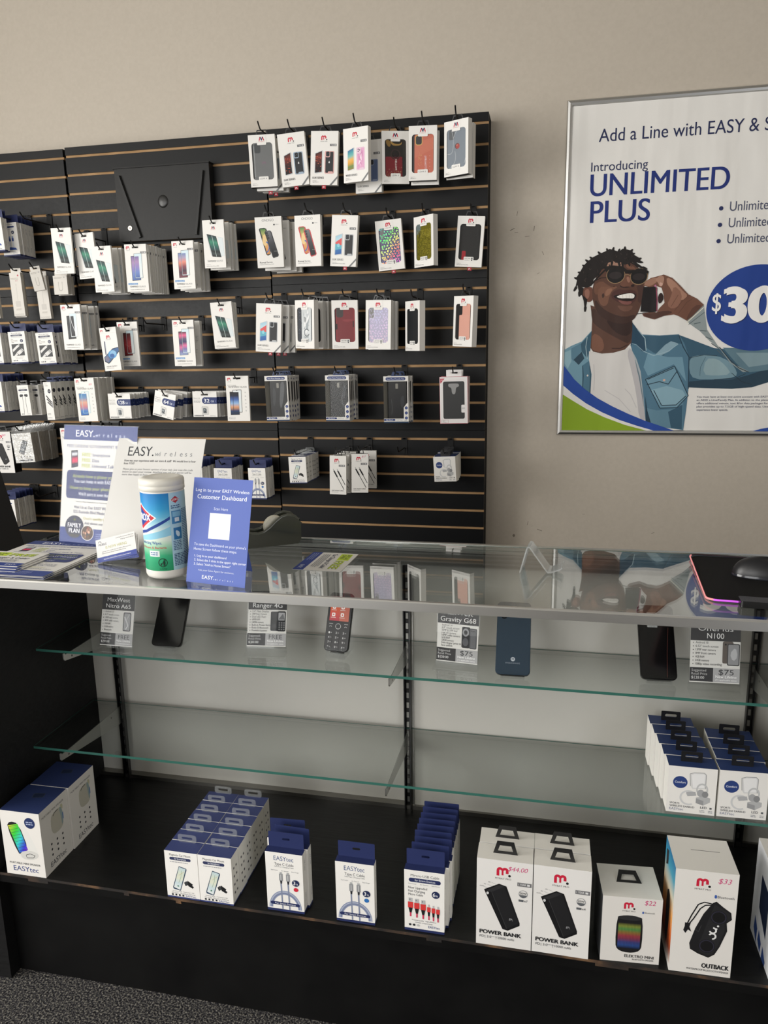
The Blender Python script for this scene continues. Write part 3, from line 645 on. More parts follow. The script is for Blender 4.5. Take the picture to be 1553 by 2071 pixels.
def glass_pair(key, cols, blue=True, edge='#1c1d20', extra=None):
    mb,A,S,T = carton(.095,.187,.0105,(.014,.009,.016)); m_logo(A,7,7,17,name='')
    A.t('MYBAT PRO',8,25,2,'#555')
    warranty(A,68,29)
    phone(A,[(27,48),(62,46),(62,140),(27,142)],cols,edge)
    A.p([(40,37),(73,36),(73,133),(40,134)],'#cfdfe6' if blue else '#dfe4e6'); A.g([(41.5,39),(71.5,38),(71.5,130),(41.5,131)],['#cfe3ec','#dfe9ec','#e3e8e8'])
    A.g([(41.5,48),(60,47.5),(60,131),(41.5,131)],[c for c in cols]); A.ln([(40,134),(40,37),(73,36),(73,133),(40,134)],1.1,'#22252b' if blue else '#b9c2c6')
    if extra: extra(A)
    if blue: A.r(6,152,48,159,'#5b8fc4'); A.t('FULL COVERAGE',9,157.6,3.6,'#e9eef3',w=36)
    A.t('TEMPERED',12,170,6.2,'#24262b',w=38,b=1.2); A.t('GLASS',53,170,6.2,'#6d6f73',w=28); A.t('Compatible with SAMSUNG GALAXY A13',14,180,2.8,'#3a3c40',w=62)
    kind(key,'screen_protector_pack','screen protector',[('pack',mb.mesh('pack'),None)])
glass_pair('glass_purple',['#7a6aa0','#a98bb5','#8f83c0','#6f86c4','#4f6aa8'])
glass_pair('glass_sunset',['#6f87b5','#a79bb8','#e08a76','#8a4450','#3f2a3a','#7a3f4a'])
glass_pair('glass_stripe',['#2c2733','#e0608e','#5a4a6e','#3b3560','#d86a9a','#7a70a8','#8fa0c8'])
glass_pair('glass_black',['#3b3e42','#2c2e31','#3b3e42','#232528'],False,extra=lambda A:A.ln([(44,44),(48,75),(60,110),(70,128)],2,'#e2e4e6'))
glass_pair('glass_red',['#4a2a28','#7a2a2e','#a3343a','#8e2a30','#6d2226'],True,extra=lambda A:(A.ln([(34,95),(48,103),(60,99)],.8,'#c98a80'),A.ln([(48,103),(52,80)],.8,'#c98a80'),A.ln([(48,103),(56,130)],.8,'#c98a80')))
def back_pack():
    mb,A,S,T = carton(.095,.187,.0105,(.014,.009,.016)); A.rr(30,60,44,98,3,'#d98f3c'); A.lines(10,48,60,2,5,2,'#9a9a9a'); A.lines(48,64,38,5,6,2,'#a9a9a9'); A.lines(12,120,70,3,5,2,'#9c9c9c'); A.t('MYBAT',40,150,3,'#888')
    A.r(40,160,54,174,'#8b8f90'); A.r(43,163,51,171,'#b9bcbc')
    kind('glass_back','screen_protector_pack','screen protector',[('pack',mb.mesh('pack'),None)])
back_pack()
def full(key, cols, price):
    mb,A,S,T = carton(.097,.186,.0125,(.016,.006,.013)); m_logo(A,7,7,16,name='')
    A.t('MYBAT PRO',8,25,2,'#555')
    if price: A.t('$20',70,30,7,'#d8356a',sk=.2)
    A.t('Full Coverage',8,40,4,'#44474d',w=36); A.t('TEMPERED GLASS',9,48,6,'#24262b',w=80,b=.8)
    phone(A,[(16,66),(52,66),(52,158),(16,159)],cols); A.ln([(28,150),(28,58),(65,57),(65,149),(28,150)],1.8,'#26292e' if not price else '#a9cfd4'); A.p([(30,60),(63,59),(63,147),(53,147),(53,66),(30,66)],'#dfe6e8')
    A.e(46,60,2.4,1.6,'#26292e',8)
    for i in range(6): A.ln([(80,66+i*15),(84,66+i*15),(84,70+i*15),(80,70+i*15),(80,66+i*15)],.8,'#8d9093')
    A.ln([(8,170),(32,170),(32,178),(8,178),(8,170)],.8,'#8d9093'); A.t('MOTO G',12,176,3,'#6d6f73')
    kind(key,'screen_protector_pack','screen protector',[('pack',mb.mesh('pack'),None)])
full('glass_swirl',['#3f7fb5','#6f8fb8','#d9a48e','#c97f88','#4a7fc0','#2f63ad'],True); full('glass_dusk',['#14161c','#1a2338','#3f62a8','#8fb4dc','#d99a6a','#1e3a66','#162238'],False)
def liquid():
    mb,A,S,T = carton(.078,.180,.017,(.010,.010,.017)); m_logo(A,4,8,13,name=''); A.ln([(0,23),(78,23)],.5,'#bdbab5'); m_logo(A,27,32,20)
    A.p([(14,56),(18,56),(17,112),(13,112)],'#3b3f55'); A.p([(19,58),(21,58),(20,110),(18,110)],'#b9c4d4')
    A.p([(5,122),(50,88),(78,84),(78,104),(30,146),(22,150),(5,140)],'#22262e'); A.p([(8,122),(52,90),(78,87),(78,100),(28,143),(22,146),(8,137)],'#39618f'); A.e(46,112,20,17,'#4f97cf',18); A.e(50,108,14,12,'#86b6da',16); A.e(44,118,11,9,'#2f5f9d',14); A.p([(8,124),(22,116),(30,132),(22,144),(9,136)],'#6f6f86')
    A.t('LIQUID GLASS+',10,164,4.8,'#24262b',w=50,b=1); A.lines(10,170,40,1,4,1.6,'#8a8a8a'); S.t('GLASS',4,160,4,'#333',ang=90)
    kind('liquid','liquid_protector_box','screen protector',[('pack',mb.mesh('pack'),None)])
liquid()
# --- memory cards
def card(key, num):
    mb,A,S,T = carton(.105,.107,.0045,(.015,.010,.017),bottom='#7e9bb5')
    A.p([(105,24),(50,24),(44,28),(40.5,34),(40.5,42),(44,48),(50,52),(105,52)],NAVY); A.t(num,49,46,15,'#eef0f4',w=27 if len(num)>2 else 24,b=1.4); A.t('GB',79,45,8,'#c9d0e0',w=13,b=.6); A.t('3',97,44,6,'#9fb0d0')
    A.t('Memory Card',4,30,4,'#44474d',w=27,b=.5); A.lines(4,37,32,3,5,2,'#9a9a9a')
    A.rr(38,62,66,98,3,'#d2d1ce'); A.ln([(38,64),(38,96),(66,96),(66,72),(58,62),(38,62)],.8,'#a8a8a6'); A.p([(44,70),(56,70),(59,74),(59,91),(44,91)],'#4c5358'); A.r(47,74,53,80,'#8b979d'); A.r(50,82,57,88,'#2c3338')
    for i in range(7): A.r(5+i*6,99,9+i*6,104,'#3d4045')
    A.t('EASYtec',74,104,4,'#8a8c92',w=24); A.mb.box(-.0135,.0145,-.004,0,-.097,-.063,'#e0e0de','film')
    mb.box(.05245,.0526,0,.0045,-.052,-.024,NAVY)
    kind(key,'memory_card_pack','memory card',[('pack',mb.mesh('pack'),None)])
for a in ('128','64','32'): card('card'+a, a)
# --- blue-topped cable boxes
BLUE = '#262f5a'
def cable(key, draw, t=.019, side=True, hdr=BLUE):
    mb,A,S,T = carton(.079,.136,t,top=hdr,bottom=hdr); A.r(0,130.5,79,136,hdr); S.r(0,130.5,t*1000,136,hdr); draw(A)
    if side: S.t('USB Cable',t*500+2,18,4,'#3c4668',ang=90); S.t('EASYtec',t*500+2,95,4,'#3c4668',ang=90)
    kind(key,'cable_box','cable box',[('carton',mb.mesh('carton'),None),('hang_tab',slot_tab(.075,.034,t-.001,hdr),'dark blue hang tab')])
def typec(dot):
    def d(A):
        A.t('EASYtec',18,18,10,'#2f4a80',w=42); A.t('Type C Cable',19,29,6,'#30343c',w=41,b=.6); A.t('New Fast Charging Cable',19,33.5,2.8,'#55585f',w=41)
        for i,s_ in enumerate(('Safety Protection','2x Speed','Smart Design')): A.t(s_,11+i*22,42,2.4,'#6d7078',w=15)
        A.arc(39,128,27,35,180,360,'#8a93ad',18,asp=1.18); A.arc(39,128,29,30,180,360,'#5f6a8c',18,asp=1.18); A.arc(39,128,32,33,180,360,'#b9c0d0',18,asp=1.18)
        for x in (28,43): A.ln([(x+3.5,66),(x+5,130)],3,'#7f88a0'); A.p([(x,48),(x+8,48),(x+8,64),(x,64)],'#8d8f92'); A.r(x+1.5,44,x+6.5,48,'#a9abad'); A.r(x+3,50,x+4.5,63,'#c9cacb'); A.p([(x+1.5,64),(x+6.5,64),(x+5.5,71),(x+2.5,71)],'#24262b')
        A.rr(7,114,70,121,3.4,BLUE); A.t('For Smart Devices',17,119.4,3.6,'#e3e6ee',w=44)
        A.e(63,66,8,7.5,'#222c50',18); A.t('3',58,70,8,'#f0f0f0',b=1); A.t('ft',64.5,70,4,'#f0f0f0'); A.e(63,81,5,4.6,dot,16)
    return d
cable('typec_red',typec('#c9283c')); cable('typec_blue',typec('#2f6fb5'))
def micro(A):
    A.t('Mircro-USB Cable',13,14,5.5,'#30343c',w=56,b=.4); A.rr(9,17,72,26,4.4,BLUE); A.t('for Smart Devices',21,23.4,4,'#eef0f6',w=40)
    for i,s_ in enumerate(('Smart Design','2x Speed','Safety Protection')): A.t(s_,8+i*23,31,2.3,'#6d7078',w=16)
    for i,s_ in enumerate(('New Upgraded','Fast Charging','Micro Cable')): A.t(s_,8,41+i*7.5,5,'#3c3f46',w=(37,33,29)[i],b=.4)
    A.e(62,49,8,8,'#222c50',18); A.t('6',56.5,53,8,'#f0f0f0',b=1); A.t('ft',63,53,4,'#f0f0f0')
    for i in range(3):
        x = 7+i*12.5; A.r(x+1.5,62+i,x+9,71+i,'#b5b6b8'); A.r(x+3,64+i,x+5,67+i,'#6d6e70'); A.r(x,71+i,x+10.5,84+i,'#d23b3b'); A.p([(x+1,84+i),(x+9.5,84+i),(x+7,96+i),(x+3.5,96+i)],'#1d1d1f'); A.r(x+3.7,95+i,x+6.8,104+i,'#c8385a')
        x = 45+i*9; A.r(x+2,72+i,x+5,78+i,'#b9babb'); A.r(x,78+i,x+7,89+i,'#d23b3b'); A.p([(x+1,89+i),(x+6,89+i),(x+5,99+i),(x+2,99+i)],'#1d1d1f'); A.r(x+2.2,98+i,x+4.9,107+i,'#c8385a')
    A.t('Premium quality   High efficiency',15,112,2.6,'#6d7078',w=48); A.t('Portable compact design',22,117,2.6,'#6d7078',w=34)
    for i in range(3): A.e(11+i*8,122,2.6,2.6,('#2a2c30','#2a2c30','#b9b9b9')[i],8)
    A.t('EASYtec',47,125,5,'#3f5288',w=23)
cable('micro_red',micro)
def white_usb(A):
    A.t('Micro-USB Cable',15,10,5,'#3c4048',w=46,b=.4); A.rr(11,13,67,20,3.4,'#3a3f55'); A.t('for Smart Devices',22,18,3.4,'#e8eaf0',w=32); A.lines(12,25,55,1,4,1.6,'#8f93a0')
    for i,s_ in enumerate(('New','Fast Charging','Cable')): A.t(s_,11,34+i*6.5,4.4,'#3c3f46',w=(10,29,13)[i])
    A.e(60,40,7,7,'#222c50',16); A.t('6',57,43.5,7,'#f0f0f0',b=1); A.r(10,53,67,103,'#3c3e40')
    A.p([(12,76),(33,60),(42,55),(46,58),(46,63),(35,70),(14,86)],'#dddcda'); A.p([(38,57),(46,53),(49,57),(42,62)],'#b9b9b9'); A.p([(30,88),(46,78),(55,90),(40,100)],'#dddcda'); A.p([(46,78),(57,72),(65,82),(55,90)],'#c2c2c1'); A.r(52,76,56,79,'#6d6d6d'); A.r(56,81,60,84,'#6d6d6d'); A.p([(16,103),(30,90),(36,98),(28,103)],'#dddcda')
    A.t('Fast speed   High efficiency',19,110,2.4,'#8a8c92',w=42); A.t('Portable compact design',23,115,2.4,'#8a8c92',w=32)
    for i in range(3): A.e(12+i*8,123,2.6,3,'#33363c',8)
    A.t('EASYtec',50,126,4.4,'#6d7590',w=21)
cable('micro_white',white_usb)
def tri(A):
    A.t('USB Cable',24,10,5,'#3c4048',w=34); A.rr(12,14,66,21,3.4,'#3a4a78'); A.lines(12,27,50,1,4,1.6,'#8f93a0'); A.e(56,40,7,7,'#222c50',16); A.t('6',53,43.5,7,'#f0f0f0',b=1)
    for i in range(3): x = 20+i*14; A.r(x+1,56,x+8,64,'#7f93c0'); A.r(x,64,x+9,76,'#2f4688'); A.r(x+2.5,76,x+6.5,102,'#dfe3ee'); A.ln([(x+2.5,76),(x+2.5,102)],.6,'#8a96b8'); A.ln([(x+6.5,76),(x+6.5,102)],.6,'#8a96b8')
    A.p([(10,112),(16,104),(38,100),(62,104),(68,112)],'#3a549a'); A.lines(14,119,50,1,4,1.8,'#8f93a0'); A.t('EASYtec',46,127,4.4,'#6d7590',w=21)
cable('triple',tri)
# --- small boxes of the left column
def ear():
    mb,A,S,T = carton(.057,.134,.026,top='#2b3558'); A.t('Stereo Earphone',12,14,3.4,'#55585f',w=34); A.rr(6,18,51,26,3.8,'#3a3f52'); A.t('with Mic',20,23.8,3.4,'#e8eaf0'); A.lines(12,33,32,1,4,1.6,'#9a9a9a')
    for x,s_ in ((19,1),(38,-1)): A.e(x-5*s_,46,6,6.5,'#33363a',14); A.e(x+2*s_,45,5,5.5,'#2b2d31',12); A.ln([(x+2*s_,50),(x+3*s_,85),(x+1*s_,122)],1.5,'#2b2d31')
    for i in range(3): A.r(7+i*5,125,10+i*5,129,'#33363c')
    A.t('EASYtec',34,129,3.4,'#8a8c92',w=17); S.t('EASYtec',15,70,8,'#3c3f46',ang=90); S.lines(8,20,12,4,5,2,'#8a8c92')
    kind('ear','earphone_box','earphones',[('carton',mb.mesh('carton'),None),('hang_tab',slot_tab(.036,.02,.012,'#1c1d22','plastic',sw=.022,sh=.008),'black hang tab')])
ear()
def cd3():
    mb,A,S,T = carton(.040,.165,.030,top='#2b3558'); A.t('AUX',5,10,4.5,'#44474d'); A.t('CABLE',5,18,4.5,'#44474d'); A.e(27,40,8,9.5,'#2b2d38',16); A.t('3 ft',22,42,5,'#e8e8e8')
    for i in range(3): A.p([(6+i*2,60+i*14),(10+i*2,57+i*14),(34,86+i*9),(31,90+i*9)],'#2d2f33'); A.p([(31,84+i*9),(36,82+i*9),(39,92+i*9),(35,95+i*9)],'#8b8d90')
    A.lines(5,138,18,2,5,2,'#777'); A.t('EASYtec',5,158,5,'#8a8c92',w=22); S.e(15,36,9,9,'#2b2d38',16); S.t('EASYtec',6,80,7,'#3c3f46',ang=90)
    for i in range(3): S.p([(8+i,62+i*16),(12+i,58+i*16),(26,80+i*10),(22,86+i*10)],'#2d2f33')
    S.t('EASYtec',4,158,5,'#6d7078',w=22)
    kind('cd3','cable_box','cable box',[('carton',mb.mesh('carton'),None),('hang_tab',slot_tab(.036,.022,.024,'#2b3558'),'dark blue hang tab')])
cd3()
def small(key,w,h,t,draw):
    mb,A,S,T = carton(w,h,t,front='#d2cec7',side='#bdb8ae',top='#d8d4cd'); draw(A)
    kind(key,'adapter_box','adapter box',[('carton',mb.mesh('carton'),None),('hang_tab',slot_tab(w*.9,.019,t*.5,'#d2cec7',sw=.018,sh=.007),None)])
def ad_long(A): A.e(41,12,4,4,'#b5495a',12); A.lines(5,24,38,2,4,1.8,'#9a948c'); A.t('$15',26,36,5,'#b04a60'); A.ln([(27,52),(27,118)],1,'#a9a59e'); A.r(25,46,29,54,'#bdb9b2'); A.rr(15,118,39,142,3,'#c2beb8'); A.lines(14,152,26,2,4,1.6,'#9a948c'); [A.ln([(5+i*9,172),(11+i*9,172),(11+i*9,177),(5+i*9,177),(5+i*9,172)],.7,'#8d877f') for i in range(5)]
def ad_loop(w,h):
    def d(A): A.lines(4,8,w*.6,2,4,1.8,'#9a948c'); A.t('$8',w*.74,10,5,'#7a7a80'); c=w*.5; A.arc(c,h*.66,w*.12,w*.145,0,180,'#8f8b85',10,asp=1.3); A.ln([(c-w*.132,h*.66),(c-w*.132,h*.38)],1.4,'#8f8b85'); A.ln([(c+w*.132,h*.66),(c+w*.132,h*.38)],1.4,'#8f8b85'); A.r(c-w*.16,h*.33,c-w*.1,h*.42,'#b5b1aa'); A.r(c+w*.1,h*.33,c+w*.16,h*.42,'#b5b1aa')
    return d
small('ad_long',.054,.181,.018,ad_long); small('ad_slim',.046,.082,.018,ad_loop(46,82)); small('ad_square',.067,.078,.018,ad_loop(67,78))
def charger():
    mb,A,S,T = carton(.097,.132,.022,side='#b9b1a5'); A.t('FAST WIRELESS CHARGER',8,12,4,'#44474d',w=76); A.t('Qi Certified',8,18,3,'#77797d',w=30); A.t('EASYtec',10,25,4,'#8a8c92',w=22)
    A.arc(64,76,20,22,0,360,'#b9bbbc',24,asp=.72); A.e(64,74,20,14.4,'#dededd',24); A.ln([(66,60),(92,34)],1.4,'#cfcfcf')
    A.p([(24,82),(52,30),(76,36),(76,42),(48,96),(42,96),(24,86)],'#2d3036'); A.p([(27,82),(54,34),(72,38),(45,92)],'#62676f'); A.p([(54,34),(72,38),(60,62),(48,46)],'#4a5058'); A.e(66,42,3,3,'#b9c0c6',8); A.ln([(30,84),(48,70),(64,52)],2,'#8f99a3')
    for i in range(4): A.r(28+i*15,104,34+i*15,109,'#44474d')
    A.lines(26,115,60,1,4,1.6,'#8a8c92'); A.rr(18,119,88,126,3.4,'#3c3f46')
    for i in range(2): S.t('WIRELESS',13,20+i*55,5,'#6d675e',ang=90)
    b = MB(); w,h,t = .097,.132,.022; e=.0012
    b.box(-w/2-e,w/2+e,-e,t+e,-h-e,.001,mat='bag',skip='t')
    rows = [[(x, yy, z) for x in (-w/2-.002,-w/4,0,w/4,w/2+.002)] for yy,z in ((-e,.001),(.006,.012),(.010,.022),(.011,.030))]
    rows = [[(x, y+random.uniform(-.003,.003), z+(random.uniform(-.004,.003) if i == 3 else 0)) for x,y,z in r_] for i,r_ in enumerate(rows)]
    b.grid(rows,'#ffffff','bag'); b.grid([[(x,y+.004+random.uniform(-.002,.002),z) for x,y,z in r_] for r_ in rows],'#ffffff','bag')
    kind('charger','charger_box','wireless charger',[('carton',mb.mesh('carton'),None),('plastic_bag',b.mesh('plastic_bag'),'clear crinkled plastic bag')])
charger()
# --- boxes with the rounded m
def pbank(key, mah, price, bars, sidec=SIDE):
    mb,A,S,T = carton(.104,.187,.046,front='#e0dedb',side=sidec,top='#e4e1da'); m_logo(A,37,14,26)
    if price: A.t(price,58,20,9,'#c8457a',sk=.25)
    A.p([(14,66),(42,50),(56,54),(82,130),(82,136),(60,150),(50,148)],'#151517'); A.p([(18,68),(42,53),(52,55),(28,70)],'#2b2b2d'); A.p([(28,70),(52,55),(80,130),(58,146)],'#1e1e20'); A.ln([(29,71),(58,146)],.8,'#3c3c3e'); A.e(21,73,2.5,3,'#c9c9c9',8)
    m_logo(A,62,122,7,'#8b8b8e','#8b8b8e',name='')
    for i,s_ in enumerate(('PD','IN','OUT')): A.t(s_,22-i*8,50+i*5,2.4,'#6d6f73'); A.ln([(28-i*8,49+i*5),(36-i*8,52+i*5)],.4,'#8a8a8a')
    warranty(A,76,42); A.arc(87,66,7.2,8.2,0,360,'#8a8c90',20); A.p([(80,68),(94,68),(92,72),(87,74),(82,72)],'#5d6064'); A.t('20W',87,66.5,4.2,'#3a3c40',al='c',b=.6); A.r(79,78,88,82.5,'#5d6064'); A.t('x'+bars,89,82.5,4.5,'#3a3c40')
    A.t('POWER BANK',7,162,8,'#1f2023',w=78,b=1.8); A.t('PD',7,171,5,'#55585d'); A.t('| 3.0',17,171,5,'#55585d'); A.t('Qualcomm',28,168,2,'#77797d'); A.t('| '+mah+' mAh',38,171,5,'#55585d',w=34)
    kind(key,'power_bank_box','power bank',[('carton',mb.mesh('carton'),None),('hang_loop',KL,'black plastic hang loop')])
KL = loop_tab(.046,.026,.020,th=.0085,taper=.68)
pbank('pb20','20000','$44.00','7'); pbank('pb20p','20000',None,'7'); pbank('pb10','10000',None,'4'); pbank('pbw','20000','$49','7','#0f0f10')
def audio(key, price):
    mb,A,S,T = carton(.069,.161,.019); m_logo(A,20,12,20); warranty(A,38,37)
    if price: A.t('$17',42,14,7,'#c8457a',sk=.2)
    for x in (14,30): A.p([(x,55),(x+2,54),(x+5,62),(x+3,63)],'#9a9c9f'); A.p([(x+1,63),(x+6,61),(x+20,86),(x+15,89)],'#1f2023'); A.ln([(x+17,87),(60+ (x-14)*.3,140-(x-14)*1.2)],2.4,'#1f2023')
    A.t('AUX AUDIO CABLE',8,147,4.4,'#1f2023',w=50,b=1.2); A.lines(8,152,30,1,4,1.6,'#8a8a8a')
    kind(key,'audio_cable_box','audio cable',[('carton',mb.mesh('carton'),None),('hang_loop',loop_tab(.034,.02,.009,th=.004,taper=.75),'black plastic hang loop')])
audio('audio',False); audio('audio_price',True)
def mount():
    mb,A,S,T = carton(.074,.111,.035,top='#3a4372',bottom='#3a4372'); A.r(0,107.5,74,111,'#3a4372'); S.r(0,107.5,35,111,'#3a4372')
    A.t('Magnetic Car Mount',11,11,5,'#30343c',w=48,b=.6); A.rr(11,14,59,21,3.4,'#333a5c'); A.t('for Smartphone',22,19.2,3.8,'#eef0f6',w=26); A.lines(12,26,46,1,4,1.6,'#8a8c92')
    A.p([(40,72),(47,68),(50,76),(43,80)],'#2a2b2d'); A.e(46,73,4,5,'#3b3d40',10); A.p([(48,66),(60,74),(58,77),(62,80),(59,84),(49,79)],'#1d1e20')
    A.p([(14,86),(31,34),(47,38),(48,41),(31,93),(15,90)],'#33465e'); A.g([(31.5,36),(46,39.5),(30,91),(16,86)],['#bcd0d6','#cfd8c9','#d9dcc8','#c4d6dc','#dfe4e2']); A.ln([(36,44),(34,60),(28,74)],1,'#8fae9c'); A.ln([(42,46),(30,56)],.8,'#c9b98a'); A.e(26,82,2,2,'#4f7f6a',8)
    A.t('Universal design   Positioning in 360°',12,96,2.2,'#6d7078',w=50); A.t('Safe driving   High magnetic technology',10,100,2.2,'#6d7078',w=54)
    for i in range(4): A.r(10+i*8,101.5,14+i*8,106,'#33363c')
    A.t('EASYtec',42,106,4.4,'#5a6490',w=23)
    for i in range(4):
        for j in range(2): S.r(9+j*12,28+i*19,14+j*12,33+i*19,'#33363c')
    b = MB(); b.ringprism(rrect(-.021,0,.021,.018,.005), rrect(-.012,.007,.012,.0125,.0025), 1, .0315, .0325, '#ffffff','acrylic_soft')
    kind('mount','car_mount_box','car mount',[('carton',mb.mesh('carton'),None),('hang_tab',b.mesh('hang_tab'),'clear plastic hang tab')])
mount()
def bud():
    mb,A,S,T = carton(.090,.100,.040,top='#2b3e6e',front='#dddbd7'); A.e(23,34,13.5,13,'#253a72',24); A.t('Comfort',13,36,4.4,'#e3e7f0',w=20)
    A.p([(40,14),(48,11),(66,10),(70,14),(70,44),(46,46),(42,40)],'#c9c9c9'); A.p([(43,16),(48,13.5),(65,12.5),(67.5,15),(67.5,42),(47,43.5)],'#dcdcdc'); A.ln([(42,40),(40,14),(48,11),(66,10),(70,14),(70,44)],.9,'#77797c')
    A.p([(54,64),(68,60),(80,63),(80,72),(68,80),(54,76)],'#a9aaab'); A.p([(54,66),(68,70),(68,80),(54,76)],'#8d8e90'); A.arc(64,46,8,11,150,390,'#b5b6b7',14,asp=1.25); A.e(62,54,7,8,'#9b9c9e',14); A.e(70,56,6,7,'#7f8082',12)
    A.arc(40,66,13,16.5,60,330,'#c2c3c4',20); A.e(44,57,9,5,'#b5b6b7',14); A.p([(35,54),(52,52),(54,60),(38,63)],'#a2a3a5')
    A.t('SPORTS',6,82,4,'#3a3d44',w=18,b=.5); A.t('WIRELESS EARBUD',6,88,4,'#3a3d44',w=46,b=.5); A.t('EASYtec',6,95,5,'#6d7390',w=26); A.t('LED',63,87,5,'#3a3d44',b=.6); A.r(80,83,84,87,'#55585d'); A.lines(62,92,10,2,3,1.4,'#8a8c92'); A.lines(78,92,8,2,3,1.4,'#8a8c92')
    kind('bud','earbud_box','earbuds',[('carton',mb.mesh('carton'),None),('hang_tab',slot_tab(.040,.022,.020,'#141416','plastic',sw=.024,sh=.007),'black plastic hang tab')])
bud()
# --- printed phone case boxes
def redtab(u):
    mb = MB(); mb.box(u-.008,u+.008,.004,.0046,-.013,.001,'#9e1b2c'); A = Art(mb, lambda a,v,o: (u-.008+a/1000,.004-o,-v/1000)); m_logo(A,4,4,8,'#e9dcdc','#e9dcdc',name=''); return mb
def lux(key, scr, back, rim, title, tab=True, cam='#2a2c30', pattern=None):
    mb,A,S,T = carton(.106,.190,.022); m_logo(A,40,15,23); warranty(A,74,45,'#67686a')
    A.p([(17,77),(46,67),(49,71),(47,146),(20,150),(15,146)],'#c9ccce' if key != 'lux_wood' else '#d6d6d4'); A.g([(19,79),(44,70),(44,143),(18,147)],scr)
    if key in ('lux_grey','lux_pink'):
        for i in range(26): A.e(20+random.random()*22,84+random.random()*58,2.2,1.4,random.choice(['#7a2a22','#a8432e','#2a1512','#c9684a','#5a1d18']),7)
    A.rr(55,70,92,150,5,rim); A.rr(58.5,73,89,147,3.5,back)
    if pattern: pattern(A)
    A.rr(58,70,76,92,5,rim); A.rr(60,72,74,89,3.5,cam)
    for cx,cy in ((64,77),(64,84),(70,80)): A.e(cx,cy,2.4,2.4,'#0f1012',8); A.e(cx-.5,cy-.5,.8,.8,'#8b97a8',6)
    if key in ('lux_grey','lux_pink'): A.e(73,110,3,3.2,'#d9d9d9',10); A.e(76.3,109,1.2,1.4,back,8); A.e(73.8,105.8,.8,1.2,'#d9d9d9',6)
    A.p([(68,147),(70,142),(86,142),(88,147)],rim)
    tt = title.split(); A.t(tt[0],9,168,7,'#24262b',w=8.5*len(tt[0])/1.6,b=1.4); A.t(tt[1],9+8.5*len(tt[0])/1.6+2.5,168,7,'#3a3c40',w=26,b=(.9 if key!='lux_blue' else 0)); A.t('Designed for',9,176,2.2,'#8a8a8a'); A.t('Apple iPhone 11' if key!='lux_blue' else 'Motorola Moto G Power (2022)',9,181,2.8,'#55585d',w=24 if key!='lux_blue' else 52)
    A.p([(76,190),(106,158),(106,166),(84,190)],'#77797b')
    parts = [('carton',mb.mesh('carton'),None),('hang_loop',loop_tab(.050,.020,.010,'#232325','plastic',taper=.72),'dark plastic hang loop')]
    if tab:
        b = redtab(0.0 if key!='lux_blue' else .008); me = b.mesh('red_tab'); me.transform(Matrix.Translation((0,0,-.190))); parts.append(('red_tab',me,'small red tab with white m'))
    kind(key,'phone_case_box','phone case',parts)
BL = ['#3a2320','#7a2f24','#3a1a18','#241214','#1a1012']
lux('lux_grey',BL,'#2a2d31','#9fb0c2','LUX SERIES'); lux('lux_pink',BL,'#2b2c2f','#d9a9a6','LUX SERIES')
def luxb(A): A.p([(19,100),(44,84),(44,110),(30,112),(18,106)],'#d85a5a'); A.p([(18,106),(32,110),(44,112),(44,124),(18,130)],'#5fb0c4'); A.e(31,112,6,7,'#8fd0dc',12)
lux('lux_blue',['#9fc9dc','#b9d8e4','#a9d0de','#4f9ab8','#3a6fb0','#2f5fa5'],'#2d2d2f','#b5b8bb','LUX SERIES',pattern=luxb)
def wood(A):
    for i in range(14): A.p([(60+random.random()*24,75+random.random()*64) for _ in range(3)],random.choice(['#e8c0d8','#d08fb8','#f2dfea','#c073a5','#e9a9c9'])); 
lux('lux_wood',['#3d6a9a','#4aa0a8','#79b8b0','#e8b25a','#d9a03a','#6a8a4a','#8a7a3a'],'#dfa6c8','#e3c9d8','WOOD SERIES',tab=False,cam='#e3c0d4',pattern=wood)
def ondigo(key, rim):
    mb,A,S,T = carton(.106,.190,.024); A.t('ONDIGO',29,17,9,'#77787a',w=46,b=.2); A.arc(33,12.5,3.3,4.6,0,360,'#77787a',14); A.rr(73,27,79,33,1.5,'#33363a'); A.t('SAMSUNG',81,31,3,'#55585d',w=13)
    A.p([(14,46),(18,41),(36,40),(44,44),(56,80),(56,140),(44,145),(38,140)],rim); A.g([(19,44),(40,44),(54,138),(42,140)],['#4f7f4a','#a9b06a','#d9a860','#e0b070','#d99a5a','#c98a50']); A.e(36,86,10,22,'#e8c890',18); A.arc(40,112,9,12,-90,90,'#4a6fb5',10,asp=1.8)
    A.p([(36,57),(40,52),(58,51),(64,56),(88,144),(85,150),(66,155),(62,150)],rim); A.g([(41,54),(59,54),(85,146),(65,151)],['#74757a','#5c5d62','#3f4044','#2a2b2e','#1e1f22'])
    for i in range(3): A.e(45+i*2.6,60+i*9.5,4.2,4.2,'#1a1b1d',12); A.e(45+i*2.6,60+i*9.5,2.2,2.2,'#4a5058',8)
    A.t('SAMSUNG',70,130,2.4,'#b9b9b9')
    A.t('Reveal',10,173,6.5,'#24262b',w=25,b=1.2); A.t('Series',38,173,6.5,'#3a3c40',w=23); A.t('Designed for SAMSUNG Galaxy A34 5G',10,179,2.8,'#6d6f73',w=56); S.t('Reveal Series',16,100,5,'#3a3c40',ang=90)
    kind(key,'phone_case_box','phone case',[('carton',mb.mesh('carton'),None),('hang_loop',loop_tab(.050,.020,.010,'#232325','plastic',taper=.72),'dark plastic hang loop')])
ondigo('ondigo_grey','#3a3b3e'); ondigo('ondigo_red','#c24a4e')
